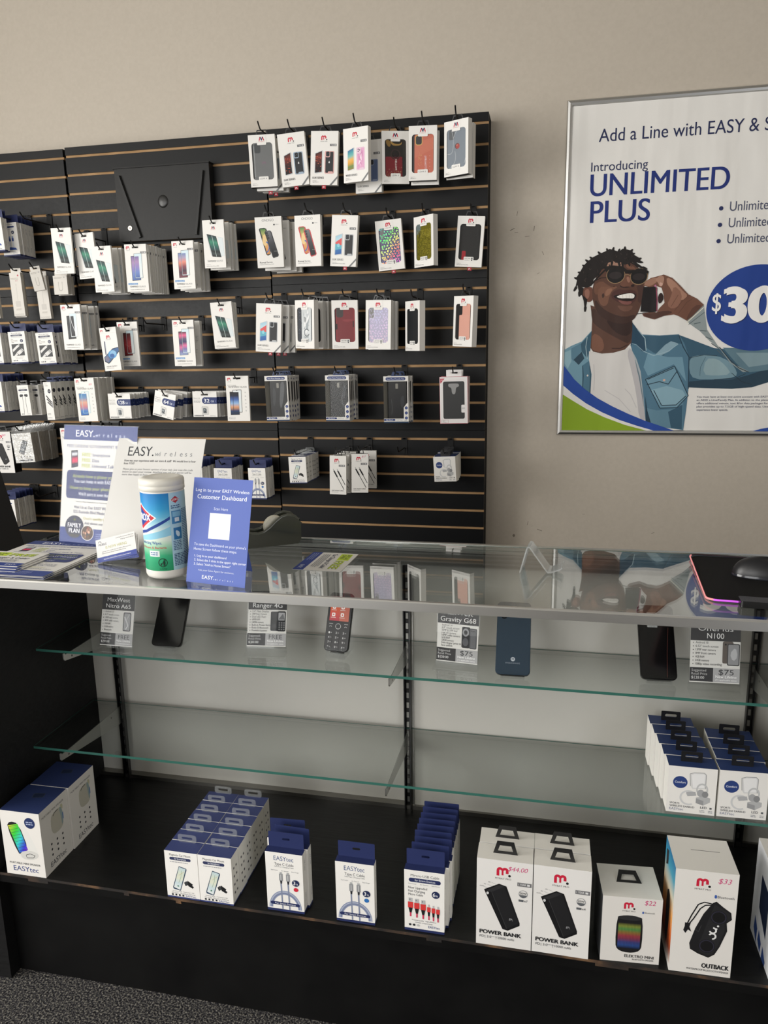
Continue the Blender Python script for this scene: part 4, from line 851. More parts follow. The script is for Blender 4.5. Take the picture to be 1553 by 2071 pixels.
# --- window boxes with the case inside
def win(key, draw, logo=1, base='#8f9397', bmat='plastic', tab=False, life=True, cards=CARD, inner='#2b2c2e', cam=None, cfoot='#0f0f0f'):
    w,h,t = .104,.188,.025; mb = MB(); cc = cards
    mb.box(-w/2,w/2,0,t,-h,0,cols=dict(b=SIDE,l=SIDE,r='#d5d3ce',t=CARD,d='#2a2a2a'),skip='f')
    mb.face([(-w/2,.005,-h),(w/2,.005,-h),(w/2,.005,0),(-w/2,.005,0)],inner)
    x0,x1,z0,z1 = -w/2+.0115,w/2-.0115,-h+.026,-.029
    inn = rrect(x0,z0,x1,z1,.011,5); out = []
    for i,(x,z) in enumerate(inn):
        cx,cz = (x0+x1)/2,(z0+z1)/2; sx = (w/2)/max(1e-9,abs(x-cx)) ; szp = ((0-cz) if z>cz else (cz+h))/max(1e-9,abs(z-cz)); s_ = min(sx,szp); out.append((cx+(x-cx)*s_, cz+(z-cz)*s_))
    for i in range(len(inn)):
        j = (i+1)%len(inn); mb.face([(out[i][0],0,out[i][1]),(out[j][0],0,out[j][1]),(inn[j][0],0,inn[j][1]),(inn[i][0],0,inn[i][1])],cc)
        mb.face([(inn[i][0],0,inn[i][1]),(inn[j][0],0,inn[j][1]),(inn[j][0],.005,inn[j][1]),(inn[i][0],.005,inn[i][1])],'#b9b7b2')
    for a,b in ((( -w/2,0),(w/2,0)),((-w/2,-h),(w/2,-h))):   # corner wedges of the front face
        pass
    for (cx_,cz_) in ((-w/2,0),(w/2,0),(-w/2,-h),(w/2,-h)):
        near = sorted(out, key=lambda p: (p[0]-cx_)**2+(p[1]-cz_)**2)[:1]
        on_v = [p for p in out if abs(p[0]-cx_)<1e-6]; on_h = [p for p in out if abs(p[1]-cz_)<1e-6]
        pv = min(on_v, key=lambda p: abs(p[1]-cz_)); ph = min(on_h, key=lambda p: abs(p[0]-cx_)); mb.face([(pv[0],-.00001,pv[1]),(cx_,-.00001,cz_),(ph[0],-.00001,ph[1])],cc)
    A = Art(mb, lambda u,v,o: (u/1000-w/2,-.0005-o,-v/1000))
    A.rr(34,2,70,37,3,cc); A.rr(33,150,71,171,3,cc)
    (m_logo if logo == 1 else m2_logo)(A,*( (41,9,22) if logo == 1 else (41,8,22)))
    if life: A.t('LIFETIME',36,158,4,'#3a3c40',w=22,b=.6); A.t('WARRANTY',36,164,3,'#6d6f73',w=22); A.r(61,153,68,160,'#77797b'); A.r(62,161,67,165,'#33363a')
    else: A.t('LDM II',38,160,5,'#55585d',w=26)
    A.t('Designed for',7,176,2.2,'#8a8a8a',w=16); A.t('Motorola Moto G 5G (2022)' if logo==1 else 'iPhone 11',7,181.5,3,'#55585d',w=44 if logo==1 else 20)
    c = MB(); y0 = .0018; pts = rrect(x0+.004,z0-.008,x1-.001,z1+.010,.009,5)
    c.prism(pts,1,y0,.0048,base,bmat)
    B = Art(c, lambda u,v,o: (u/1000-w/2,y0-o,-v/1000), bmat); draw(B)
    f = MB(); f.face([(x0-.001,.0008,z0-.001),(x1+.001,.0008,z0-.001),(x1+.001,.0008,z1+.001),(x0-.001,.0008,z1+.001)],mat='film')
    parts = [('carton',mb.mesh('carton'),None),('phone_case',c.mesh('phone_case'),None),('window',f.mesh('window'),'clear window film'),('hang_loop',loop_tab(.050,.020,.010,'#2a2a2c','plastic',taper=.72),'dark plastic hang loop')]
    if tab: me = redtab(.006).mesh('red_tab'); me.transform(Matrix.Translation((0,0,-h))); parts.append(('red_tab',me,'small red tab with white m'))
    kind(key,'phone_case_box','phone case',parts)
def d_clear(B): B.rr(20,30,46,66,8,'#55585a'); B.rr(22,32,44,64,7,'#3f4244'); B.ln([(20,40),(20,150)],1.2,'#b9bcbe'); B.t('(M)',56,104,8,'#8a5a7a',al='c')
win('w_clear',d_clear,2,'#6b6d6e','plastic',life=False)
def d_ring(B):
    B.rr(14,26,91,92,6,'#26241f'); B.p([(16,30),(30,32),(36,48),(28,58),(16,44)],'#8a6a35',1); B.p([(30,28),(44,44),(70,46),(78,36),(74,50),(46,52),(36,46)],'#a98648',1); B.rr(14,90,78,166,4,'#7a1f28'); B.arc(52,82,15,19,0,360,'#3a2a2a',24); B.arc(52,82,9,13,0,360,'#151213',20); B.e(52,82,8,8,'#241a1c',16)
    for i in range(150): u,v = 17+random.random()*58, 166-abs(random.gauss(0,1))*13; B.e(u,max(v,112),.9,.9,random.choice(['#c9a85a','#e0d0a0','#8a6a3a','#b98a7a','#6fa0a8']),5)
    B.t('HELLOM',50,100,7,'#e6dcd6',ang=90,b=.6)
win('w_ring',d_ring,2,'#1c1b1b','gloss',life=False)
def d_coral(B):
    B.rr(21,30,91,166,6,'#c9705c'); B.p([(21,60),(91,40),(91,80),(21,110)],'#cf7a64'); B.rr(24,32,50,66,8,'#d9b86a'); B.rr(26,34,48,64,7,'#3b3c3e'); B.t('HELLOMYBAT',66,158,7,'#e8d8e0',ang=-90,w=56,b=.6)
    for i in range(30): B.e(34+random.random()*14,96+random.gauss(14,10),.9,.9,'#e3b87a',5)
    for i in range(5): B.e(78,104+i*12,1.3,1.3,'#e3b8b0',6)
win('w_coral',d_coral,2,'#3a3636','plastic',life=False)
def d_smoke(B):
    B.rr(13,28,92,166,6,'#77818c'); B.rr(20,30,44,64,7,'#55595d')
    for pl in ([(14,110),(30,112),(38,98),(40,60),(32,34)],[(46,104),(50,126),(44,146),(24,160),(16,166)],[(40,60),(48,40),(70,26)],[(86,150),(92,132)]): B.ln(smooth_open(pl),1.2,'#c2c6ca')
    B.e(56,88,10,10,'#57292a',18); B.e(58,89,8.4,8.6,'#a33430',18); B.e(55,85,3,3,'#c9705c',8)
def smooth_open(p):
    for _ in range(2):
        qn = [p[0]]
        for a,b in zip(p,p[1:]): qn += [(a[0]*.75+b[0]*.25,a[1]*.75+b[1]*.25),(a[0]*.25+b[0]*.75,a[1]*.25+b[1]*.75)]
        p = qn+[p[-1]]
    return p
win('w_smoke',d_smoke,2,'#8a929a','plastic',life=False)
def hue(h, s_=.6, v=.85):
    import colorsys; return '#%02x%02x%02x' % tuple(int(255*x) for x in colorsys.hsv_to_rgb(h%1,s_,v))
def d_leo(B, pale=False):
    B.rr(14,26,92,166,5,'#3d3a50' if not pale else '#a9a3c0')
    random.seed(5)
    for i in range(13):
        for j in range(7):
            u,v = 19+j*11.6+(i%2)*5.4+random.uniform(-1.8,1.8), 32+i*10.6+random.uniform(-1.8,1.8)
            if u > 90 or v > 163: continue
            if not pale: c = hue(.42-.40*((v-40)/125)+.06*math.sin(u*.06)-.0015*(u-14), .62, .9)
            else: c = hue(.62+.3*(v-30)/130+.05*math.sin(u*.1), .16, .93)
            k0 = B.k; a0 = random.uniform(0,360); rr_ = random.uniform(2.8,4.2); B.arc(u,v,rr_*.5,rr_,a0,a0+random.uniform(210,310),c,8,asp=random.uniform(.9,1.25)); B.k = k0
    B.rr(17,28,33,68,6,'#4e4d4c' if not pale else '#6d6b68')
    if pale: B.ln([(34,34),(36,60),(28,72),(18,70)],1.2,'#d9d6e0')
win('w_leopard',lambda B:d_leo(B),1,'#55506a','foil',tab=True); win('w_holo',lambda B:d_leo(B,True),1,'#b5b2c2','plastic',inner='#5a5a5c')
def d_yel(B):
    B.rr(14,26,92,166,5,'#9a9438'); B.p([(14,28),(38,28),(34,50),(26,66),(14,66)],'#9fb5b9'); B.p([(24,60),(34,52),(36,66),(30,80),(22,78)],'#3c3c38',1)
    for i in range(34):
        for j in range(13):
            k0 = B.k; B.p([(16+j*5.4+(i%2)*2.7,52+i*3.4),(18.4+j*5.4+(i%2)*2.7,50.6+i*3.4),(20.8+j*5.4+(i%2)*2.7,52+i*3.4),(18.4+j*5.4+(i%2)*2.7,53.6+i*3.4)],random.choice(['#d6cc4e','#b3a93c','#e3da72','#9a9238'] if i < 9 else ['#b5ad3a','#8f8832','#c4bc52','#7d7730'])); B.k = k0
win('w_yellow',d_yel,1,'#a39c40','foil')
def d_blk(B): B.rr(20,26,88,166,5,'#2b2b2b'); B.rr(24,128,39,166,4,'#a32c34'); B.ln([(80,30),(80,160)],.8,'#3a3a3b'); B.t('LIFT',43,164,6,'#d9d9d9',ang=-90,b=.6)
win('w_black',d_blk,1,'#1d1d1d','rubber',tab=True); win('w_black2',lambda B:(B.r(24,28,84,165,'#1e2124'),B.ln([(66,30),(66,164)],2,'#24282c')),1,'#17191b','plastic')
def d_sil(B):
    B.rr(14,26,92,166,5,'#3c4048'); B.r(34,26,86,166,'#d3d8da')
    for i in range(16): B.p([(40+random.random()*44,28+random.random()*134) for _ in range(4)],random.choice(['#dfe3e5','#8f969c','#c9ced2','#eef0f1','#a5adb2']))
    for i in range(14): B.e(18+random.random()*18,40+random.random()*120,1.6,1.6,'#77808c',6)
    B.arc(62,126,12,15,20,330,'#5d646a',16); B.arc(64,128,6,8,200,420,'#e9ebec',12)
win('w_silver',d_sil,1,'#4a4e55','plastic')
def d_red(B): B.rr(20,26,87,166,5,'#7a2229'); B.r(16,90,22,112,'#151314'); B.r(84,80,88,104,'#151314'); B.rr(18,26,46,66,9,'#3a3433'); B.p([(44,74),(84,72),(84,80),(60,84),(44,80)],'#8a3036')
win('w_red',d_red,1,'#8e262e','plastic')
def d_pink(B): B.rr(30,26,88,166,5,'#dfa493'); B.rr(24,26,46,72,9,'#1d1c1d'); B.r(14,30,30,164,'#1d1c1d'); B.r(86,90,91,104,'#1d1c1d'); B.r(86,124,91,138,'#1d1c1d'); B.rr(30,70,88,166,4,'#e0a796')
win('w_pink',d_pink,1,'#1f1e1f','plastic')
# --- clear-fronted case boxes
def ez(key, ghost):
    w,h,t = .099,.184,.027; mb = MB(); wc = '#dcdad6'
    mb.box(-w/2,w/2,0,t,-h,0,cols=dict(b='#2a2a2c',l='#c9c7c2',r='#cfcdc8',t='#cfcdc8',d='#1f3550'),skip='f')
    mb.face([(-w/2,.020,-h),(w/2,.020,-h),(w/2,.020,0),(-w/2,.020,0)],'#2e2f30','matte'); mb.face([(-w/2+.013,.0199,-h),(-w/2,.0005,-h),(-w/2,.0005,0),(-w/2+.013,.0199,0)],'#8a8880')
    A = Art(mb, lambda u,v,o: (u/1000-w/2,-o,-v/1000))
    A.r(0,0,99,20,wc); A.rr(9,4,88,16,5.6,NAVY); A.t('Smart Phone Protective Case',14,12.4,4.6,'#e8ebf2',w=69,b=.4); A.r(0,166,99,178,wc); A.r(0,178,99,184,'#1f3550'); A.p([(99,104),(94,104),(80,122),(80,168),(99,168)],wc); A.r(95,20,99,106,wc)
    for i in range(3): A.e(90,124+i*20,6,6,NAVY,16); A.e(90,124+i*20,3.4,3.4,'#4a5a90',10); A.lines(85,133+i*20,8,1,3,1.4,'#8a8c92')
    A.rr(0,168,46,175,3.2,NAVY); A.t('Blu View 5',10,173.4,4.2,'#e8ebf2',w=26); A.t('EASYtec',50,174,5.2,'#8a8c92',w=25); A.lines(82,174,12,1,3,1.6,'#8a8c92')
    S = Art(mb, lambda u,v,o: (w/2+o,u/1000,-v/1000)); S.e(10,12,4,4,NAVY,10); S.p([(4,24),(20,24),(20,96),(4,110)],'#3a3a3c')
    for i in range(3): S.e(12,124+i*20,5,6,NAVY,12)
    c = MB(); pts = rrect(-w/2+.018,-h+.016,w/2-.008,-.018,.008,4); c.prism(pts,1,.008,.0185,'#1a1b1c','plastic'); B = Art(c, lambda u,v,o: (u/1000-w/2,.008-o,-v/1000),'plastic')
    B.rr(46,28,58,50,2.5,'#6f6d66'); B.rr(26,24,84,164,6,'#1c1d1f'); B.rr(47,29,57,49,2,'#85837b')
    if ghost == 1: B.p([(66,24),(82,24),(78,80),(62,140),(56,110),(62,60)],'#55575a',1); B.p([(30,40),(44,60),(40,110),(28,130)],'#333538',1)
    if ghost == 2: B.arc(84,96,16,20,120,260,'#4a4c4f',12,asp=1.6); B.p([(68,60),(80,30),(84,70),(72,100)],'#34363a',1)
    if ghost == 3: B.ln([(30,90),(34,130),(30,150)],1.4,'#4a4c4f'); B.p([(64,90),(80,70),(82,110),(70,130)],'#303236',1)
    f = MB(); f.face([(-w/2,-.0001,-h+.018),(w/2,-.0001,-h+.018),(w/2,-.0001,-.019),(-w/2,-.0001,-.019)],mat='film')
    b = MB(); b.ringprism([(-.02,0),(.02,0),(.014,.017),(-.014,.017)],[(-.015,.003),(.015,.003),(.010,.013),(-.010,.013)],1,.012,.0132,'#1f3560','plastic')
    kind(key,'phone_case_box','phone case',[('carton',mb.mesh('carton'),None),('phone_case',c.mesh('phone_case'),None),('window',f.mesh('window'),'clear window film'),('hang_loop',b.mesh('hang_loop'),'dark blue hang loop')])
ez('ez1',1); ez('ez2',2); ez('ez3',3)
def lgbox():
    w,h,t = .109,.180,.026; mb = MB(); mb.box(-w/2,w/2,0,t,-h,0,cols=dict(f='#dcd9d8',b=SIDE,l=SIDE,r='#b9a9a8',t='#d6d3d0',d='#bda9a8'))
    A = Art(mb, lambda u,v,o: (u/1000-w/2,-o,-v/1000)); A.ln([(0,0),(109,0),(109,180),(0,180),(0,0)],1.2,'#b5606c'); A.p([(2,6),(20,6),(3,26)],'#b23a4c'); A.t('LG',5,14,5,'#e9dcdc'); A.ln([(14,14),(95,12),(98,160),(15,162),(14,14)],.5,'#c9a9ac')
    A.rr(13,18,97,162,7,'#232425'); A.rr(15,20,95,160,6,'#2d2e2f'); A.p([(34,28),(38,26),(70,26),(75,29),(76,36),(70,40),(64,42),(62,62),(58,67),(52,67),(48,62),(46,42),(38,40),(34,36)],'#8a8a8a',1)
    A.rr(84,108,101,138,3,'#dcd9d8'); A.lines(86,120,13,2,4,1.5,'#77797b'); A.ln([(6,166),(32,166),(32,178),(6,178),(6,166)],.7,'#b06a74'); A.t('NEW',10,172,3,'#55585d'); A.t('LG G5',12,177,3,'#8a6a6e')
    kind('lg','phone_case_box','phone case',[('carton',mb.mesh('carton'),None),('hang_tab',slot_tab(.060,.026,.012,'#dcd9d8',sw=.030,sh=.006),'white hang tab with red-edged slot')])
lgbox()
def d_slate(B): pass
lux('lux_slate',['#c9ccd2','#9fa8b8','#7a869c','#9fa8b8'],'#5f6f94','#8f9bb5','LUX SERIES',tab=False)
def POSE(x,y,z,yaw,roll): return Matrix.Translation((x,y,z)) @ Matrix.Rotation(R(yaw),4,'Z') @ Matrix.Rotation(R(-roll),4,'Y')
# ---- display hooks in the slots
_HK = {}
def hook(x, z, yo, col, where, multi=0):
    """one slat-wall hook: its rod runs at height z and ends yo in front of the slats"""
    dz = DZ[col]; k = math.floor((ZS0+dz-z-.004)/PITCHS); sz = ZS0+dz-k*PITCHS; drop = sz-z
    key = (round(drop,3), round(yo,3))
    if key not in _HK:
        a = MB(); a.box(-.0125,.0125,-.0035,-.0008,-drop-.026,.0045,'#0b0b0c','rubber'); a.box(-.0125,.0125,-.008,-.0008,-.0035,-.0005,'#0b0b0c','rubber'); a.box(-.006,.006,-.0035,.005,-.0025,.0030,'#0e0e0f','plastic')
        b = MB(); b.tube([(0,-.003,-drop),(0,-yo+.004,-drop),(0,-yo-.003,-drop+.0015),(0,-yo-.017,-drop+.014),(0,-yo-.025,-drop+.023)],.0028,'#101011','plastic',8); b.tube([(0,-.0045,-drop),(0,-.0045,-drop-.022)],.003,'#101011','plastic',6)
        _HK[key] = (a.mesh('clip'), b.mesh('rod'))
    r_ = empty('display_hook', (x, YW, sz)); tag(r_, 'black slatwall hook '+where, 'hook', 'black slatwall display hooks')
    for n,me in zip(('clip','rod'),_HK[key]):
        o = bpy.data.objects.new(n, me); COL.objects.link(o); o.parent = r_
    return r_
ORD = ['frontmost','second from front','third from front','fourth from front','fifth from front','sixth from front','seventh from front','eighth from front','ninth from front','tenth from front','eleventh from front','twelfth from front','rearmost']
def stack(kinds, pose, n, step, desc, where, hk, col, hang='hole', dx=0, jit=1, group=None, names=None, hx=0, hookz=None, dz=0):
    x,y,z,yaw,ro = pose; kinds = kinds if isinstance(kinds, list) else [kinds]
    offs = step if isinstance(step, list) else [i*step for i in range(n)]
    for i in range(n):
        jx = jit*random.uniform(-.0035,.0035) if i else 0; jy = jit*random.uniform(-3,3) if i else 0; jr = jit*random.uniform(-1.2,1.2) if i else 0
        s_ = i/max(1,n-1); yw = yaw*(1-.6*s_)+jy; rr = ro*(1-.7*s_)+jr
        if abs(yaw) > 20 and i: yw = yaw*.5+jy
        d = desc[min(i,len(desc)-1)] if isinstance(desc, list) else desc
        lab = d+(', '+(ORD[i] if i < n-1 or n < 3 else 'rearmost')+' '+where if n > 1 else ', '+where)
        place(kinds[min(i,len(kinds)-1)], POSE(x+jx+dx*i, y+offs[i], z+(random.uniform(-.003,.001)*jit+dz if i else 0), yw, rr), lab, group if n > 1 else None)
    if hk:
        rz = z-.0125 if hang == 'hole' else z+(hookz if hookz is not None else .0165)
        hook(x+hx, rz, YW-y+.006, col, hk)
L_,M_,R_ = 'left','middle','right'
GP = 'screen protector packs hanging on slatwall hooks'; PC = 'phone case boxes hanging on slatwall hooks'; CB = 'blue-topped cable boxes on slatwall hooks'; AD = 'small adapter boxes on slatwall hooks'; MC = 'memory card packs on slatwall hooks'
# left column
stack('triple',(-2.308,2.930,1.976,3,2),2,.0205,'blue-topped cable box','at left edge, top row','of the cable boxes cut by the left edge, top row',L_,'loop',group=CB)
stack('triple',(-2.281,2.990,1.964,2,2),5,.0235,'blue-topped cable box','beside bare hook near top left','of the cable boxes beside the bare hook, top left',L_,'loop',group=CB)
hook(-2.179,1.972,.175,L_,'hanging bare above the leftmost glass packs')
stack('glass_teal',(-2.002,2.948,1.924,2,-.3),1,0,'white glass pack with teal phone','overlapping the upper left panel seam','holding the glass pack over the left panel seam',L_)
stack('glass_teal',(-1.917,2.978,1.904,-3,2.3),1,0,'white glass pack with teal phone','second from left, tilted, beside the lockbox','holding the tilted glass pack beside the lockbox',M_)
stack('glass_teal',(-1.823,2.948,1.844,-3,.5),6,[0,.052,.078,.092,.106,.122],'white glass pack','left of three stacks under lockbox','of the left stack under the lockbox',M_,group=GP)
stack('ad_long',(-2.372,2.950,1.748,1,1.5),1,0,'long beige adapter box','cut by the left edge','of the adapter box cut by the left edge',L_,'loop',hookz=.010)
stack('ad_long',(-2.259,2.968,1.756,1,1.2),2,.06,'long beige adapter box','of the pair with red dot, left','of the long adapter box pair, left column',L_,'loop',hookz=.010,dx=-.036,group=AD)
stack('ad_slim',(-2.145,2.948,1.758,15,9.5),1,0,'small tilted white adapter box','hanging over a longer beige box','of the small tilted adapter box',L_,'loop',hookz=.010)
p_ = at_y(89,645,3.0); place('ad_long',POSE(p_.x,3.004,p_.z+.181,2,2),'long beige adapter box hanging behind the small tilted white box','adapter box hanging'.split()[0]+' boxes')
stack('ad_square',(-2.056,2.988,1.739,0,.3),2,.032,'small square beige adapter box','under the seam glass pack','of the small square adapter boxes',L_,'loop',hookz=.010,group=AD)
stack('micro_white',(-2.408,2.970,1.506,3,1),6,.0265,'blue-topped cable box','cut by left edge, middle row','of the cable boxes cut by the left edge, middle row',L_,'loop',group=CB)
stack('micro_white',(-2.270,2.948,1.509,4,2.1),5,.030,'blue-topped white cable box','of left full stack, middle row','of the left full cable stack, middle row',L_,'loop',group=CB)
stack('micro_white',(-2.134,2.948,1.502,5,2.9),7,[0,.040,.064,.086,.108,.130,.152],'blue-topped white cable box','of right full stack, middle row','of the right full cable stack, middle row',L_,'loop',group=CB)
stack('triple',(-2.432,2.970,1.293,0,1),6,.0265,'blue-topped cable box','cut by left edge, beside earphones','of the cable boxes left of the earphones',L_,'loop',group=CB)
stack('ear',(-2.277,2.958,1.278,0,2.3),3,.052,'narrow white earphone box','in the left column','of the earphone boxes',L_,'loop',dx=.012,group='earphone boxes on one hook',hookz=.010)
stack('cd3',(-2.145,2.948,1.291,-6,1.5),5,.034,'slim tall cable box with diagonal cables','right of the earphones','of the slim tall cable boxes',L_,'loop',hookz=.012,group='slim cable boxes on one hook')
stack('glass_swirl',(-1.962,2.948,1.306,-3,1.4),11,.0148,'white full coverage glass pack','of stack with pink price','of the priced full coverage glass packs',M_,group=GP)
stack('charger',(-2.305,2.948,1.065,1,4),7,.0262,'bagged wireless charger box','beside the cut-off power bank','of the bagged wireless charger boxes',L_,'loop',hookz=.012,group='bagged wireless charger boxes on one hook')
stack('pbw',(-2.411,2.948,1.071,-2,1.2),1,0,'power bank box with black side','cut by left edge','of the power bank box cut by the left edge',L_,'loop')
stack('triple',(-2.4225,2.950,.758,2,1),6,.0245,'blue-topped cable box','half hidden by the black leaning panel','of the cable boxes behind the black leaning panel',L_,'loop',group=CB)
hook(-2.404+.105,.762,.12,L_,'bare, the right one above the counter end'); hook(-2.404+.005,.768,.02,L_,'bare and short, above the counter end')
stack('glass_swirl',(-2.093,3.000,1.084,0,0),1,0,'priced white glass pack','peeking from behind the lifeline flyer sign',None,L_)
hook(-2.093,1.070,.13,L_,'of the glass pack behind the lifeline sign')
# middle column
stack('glass_purple',(-1.668,2.948,1.845,3,-.2),13,.0132,'white glass pack, purple phone','in stack below lockbox centre','of the long middle stack under the lockbox',M_,group=GP)
stack('glass_sunset',(-1.458,2.948,1.849,-1,-.2),6,[0,.050,.066,.082,.098,.128],'white glass pack, sunset phone','in stack under lockbox right','of the sunset phone packs under the lockbox',M_,group=GP)
stack('glass_teal',(-1.320,2.948,1.922,2,.3),6,[0,.055,.070,.086,.101,.116],'white glass pack, teal phone','in stack right of lockbox','of the glass packs right of the lockbox',M_,group=GP)
stack('glass_black',(-1.994,2.948,1.615,-2,.3),4,[0,.046,.100,.122],'white glass pack, black phone','in stack beside micro cables','of the black phone glass packs',M_,group=GP)
stack('liquid',(-1.828,2.948,1.517,0,4),2,.020,'tilted box with blue diagonal phone','on the liquid screen hook','of the tilted box with the blue diagonal phone',M_,group=GP)
stack('glass_red',(-1.776,3.018,1.541,1,.5),1,0,'white glass pack with dark red phone','partly behind the tilted box','of the dark red phone glass pack',M_)
hook(-1.664,1.531,.155,M_,'hanging bare between two glass packs, middle column')
stack(['glass_stripe','glass_back','glass_stripe'],(-1.485,2.958,1.540,1,0),3,[0,.052,.070],['white glass pack, pink striped phone','reversed white glass pack, orange patch','white glass pack'],'on the pink striped hook','of the pink striped phone glass pack',M_,group=GP)
stack('glass_teal',(-1.307,2.948,1.606,4,3.1),4,.0125,'white glass pack, teal phone','in stack beside middle seam','of the teal phone packs near the middle seam',M_,group=GP)
stack('card128',(-1.801,2.948,1.240,0,.2),10,.0165,'memory card pack marked 128','on its hook','of the memory cards marked 128',M_,group=MC,jit=1.4)
stack('card64',(-1.581,2.948,1.243,-8,-12.1),8,[0,.035,.055,.072,.092,.110,.128,.146],'memory card pack marked 64','on its hook','of the memory cards marked 64',M_,group=MC,jit=2)
stack('card32',(-1.413,2.968,1.246,6,-.7),7,.020,'memory card pack marked 32','on its hook','of the memory cards marked 32',M_,group=MC,jit=1.4)
stack('glass_dusk',(-1.255,2.948,1.310,4,0),1,0,'white full coverage pack with dusk sky phone','beside the memory cards','of the dusk sky phone glass pack',M_)
r_ = tag(empty('wire_hook_bracket',(-1.968,YW,1.101)),'black wide wire bracket hooked on the slatwall above the lifeline sign','bracket')
b = MB(); b.box(-.055,.055,-.006,-.0008,-.004,.006,'#0e0e0f','plastic'); b.box(.045,.055,-.006,-.0008,-.075,.004,'#0e0e0f','plastic'); b.box(-.055,-.045,-.006,-.0008,-.075,.004,'#0e0e0f','plastic'); b.build('plate',r_)
for dx in (-.045,-.005,.045):
    b = MB(); b.tube([(dx,-.006,.0),(dx,-.02,-.045),(dx-.004,-.16,-.045),(dx-.004,-.175,-.03)],.003,'#121213','plastic',6); b.build('wire',r_)
stack('typec_blue',(-1.493,2.978,.918,6,-.6),6,.0225,'blue-topped cable box','half behind white sign','of the cable boxes half behind the white sign',M_,'loop',group=CB)
stack('typec_blue',(-1.356,2.978,.918,6,-.6),6,.0225,'blue-topped cable box','behind the blue tent card','of the cable boxes behind the blue tent card',M_,'loop',group=CB)
stack('typec_blue',(-1.209,2.998,.918,-1,.7),4,.0255,'blue-topped cable box','right of the blue tent card','of the cable boxes right of the blue tent card',M_,'loop',group=CB)
# right column, top row
stack(['w_clear','lux_grey','lux_grey'],(-1.100,2.948,2.220,8,1.2),3,[0,.036,.068],['window case box, grey case','plain white case box','plain white case box'],'at top row left end','of the grey case box, top row left end',R_,'loop',dx=.014,group=PC,dz=-.007)
stack('lux_grey',(-.982,2.948,2.218,4,4.3),1,0,'case box with red leaf phone and grey bumper','tilted right, top row','of the grey bumper case box',R_,'loop')
stack('lux_pink',(-.846,2.948,2.215,2,-3.2),1,0,'case box with red leaf phone and pink bumper','top row','of the pink bumper case box',R_,'loop')
stack(['lux_wood','lux_slate'],(-.727,2.948,2.219,-15,-.6),2,[0,.085],['case box with pink marble case','white case box with blue-grey case'],'on the pink marble hook','of the pink marble case box',R_,'loop',dx=.030,group=PC,dz=-.022)
stack('w_ring',(-.589,3.018,2.215,17,-.1),1,0,'window case box with black ring and red glitter','top row','of the black ring case box',R_,'loop')
stack(['w_coral','w_clear'],(-.472,2.948,2.207,4,-.6),2,[0,.040],['window case box with coral case','white window case box'],'on the coral hook','of the coral case box',R_,'loop',dx=.003,group=PC,dz=-.007)
stack(['w_smoke','w_clear'],(-.350,2.948,2.217,-26,.1),2,[0,.042],['window case box with grey-blue marble case','white window case box'],'at top row right end','of the grey-blue marble case box',R_,'loop',dx=.012,group=PC,dz=-.004)
# second row
stack('ondigo_grey',(-1.088,2.948,1.922,7,1.2),4,[0,.062,.094,.126],'white case box with grey-rimmed phone','second row left','of the grey-rimmed phone boxes',R_,'loop',dx=.012,group=PC,dz=-.006)
stack('ondigo_red',(-.930,2.958,1.922,-3,-.3),1,0,'white case box with red-rimmed phone','second row','of the red-rimmed phone box',R_,'loop')
stack('lux_blue',(-.783,2.978,1.918,-4,-4.3),1,0,'case box with blue wave phone','alone in second row','of the single blue wave box, second row',R_,'loop')
stack('w_leopard',(-.627,3.038,1.902,1,4.3),1,0,'window case box with rainbow leopard foil case','second row','of the rainbow leopard case box',R_,'loop')
stack('w_yellow',(-.485,3.028,1.909,-35,.8),1,0,'turned window case box with yellow snakeskin case','second row','of the yellow snakeskin case box',R_,'loop')
stack('w_black',(-.303,3.068,1.905,1,-3.8),1,0,'window case box with black case and red corner','second row right','of the black case box with the red corner',R_,'loop')
# third row
stack('lux_blue',(-1.100,2.948,1.594,1,-3.7),3,[0,.045,.075],'case box with blue wave phone','of third row stack','of the blue wave boxes, third row',R_,'loop',dx=.016,group=PC)
stack(['w_silver','w_black2'],(-.951,2.948,1.604,-26,-1.7),4,[0,.056,.090,.122],['turned window box with silver foil case','white window box with dark case','white window box with dark case','white window box with dark case'],'on the silver hook','of the silver foil case box',R_,'loop',dx=.014,group=PC)
stack('w_red',(-.792,2.968,1.600,7,-.2),1,0,'window case box with dark red case','third row','of the dark red case box',R_,'loop')
stack('w_holo',(-.652,2.958,1.596,-6,-1.5),3,[0,.040,.072],'window box with pale pastel leopard case','third row','of the pastel leopard case box',R_,'loop',dx=.003,group=PC)
stack('w_black2',(-.516,2.948,1.588,-48,-.7),1,0,'sharply turned window box with plain black case','third row','of the sharply turned black case box',R_,'loop')
stack('w_pink',(-.318,2.948,1.601,-39,-2.4),1,0,'turned window box with salmon pink case','third row right','of the salmon pink case box',R_,'loop')
# fourth row
stack('ez1',(-1.081,2.938,1.309,-1,1),5,.0305,'clear-fronted case box','of left stack, fourth row','of the left clear-fronted case boxes',R_,'loop',group=PC,hookz=.012)
stack('ez2',(-.823,2.938,1.309,0,-.1),5,.0305,'clear-fronted case box','of middle stack, fourth row','of the middle clear-fronted case boxes',R_,'loop',group=PC,hookz=.012)
stack('ez3',(-.584,2.943,1.303,4,.2),4,.0325,'clear-fronted case box','of right stack, fourth row','of the right clear-fronted case boxes',R_,'loop',group=PC,hookz=.012)
stack('lg',(-.354,2.928,1.300,-3,1.1),2,.030,'red-edged case box with black case','fourth row right','of the red-edged case box',R_,'loop',group=PC,hookz=.0145)
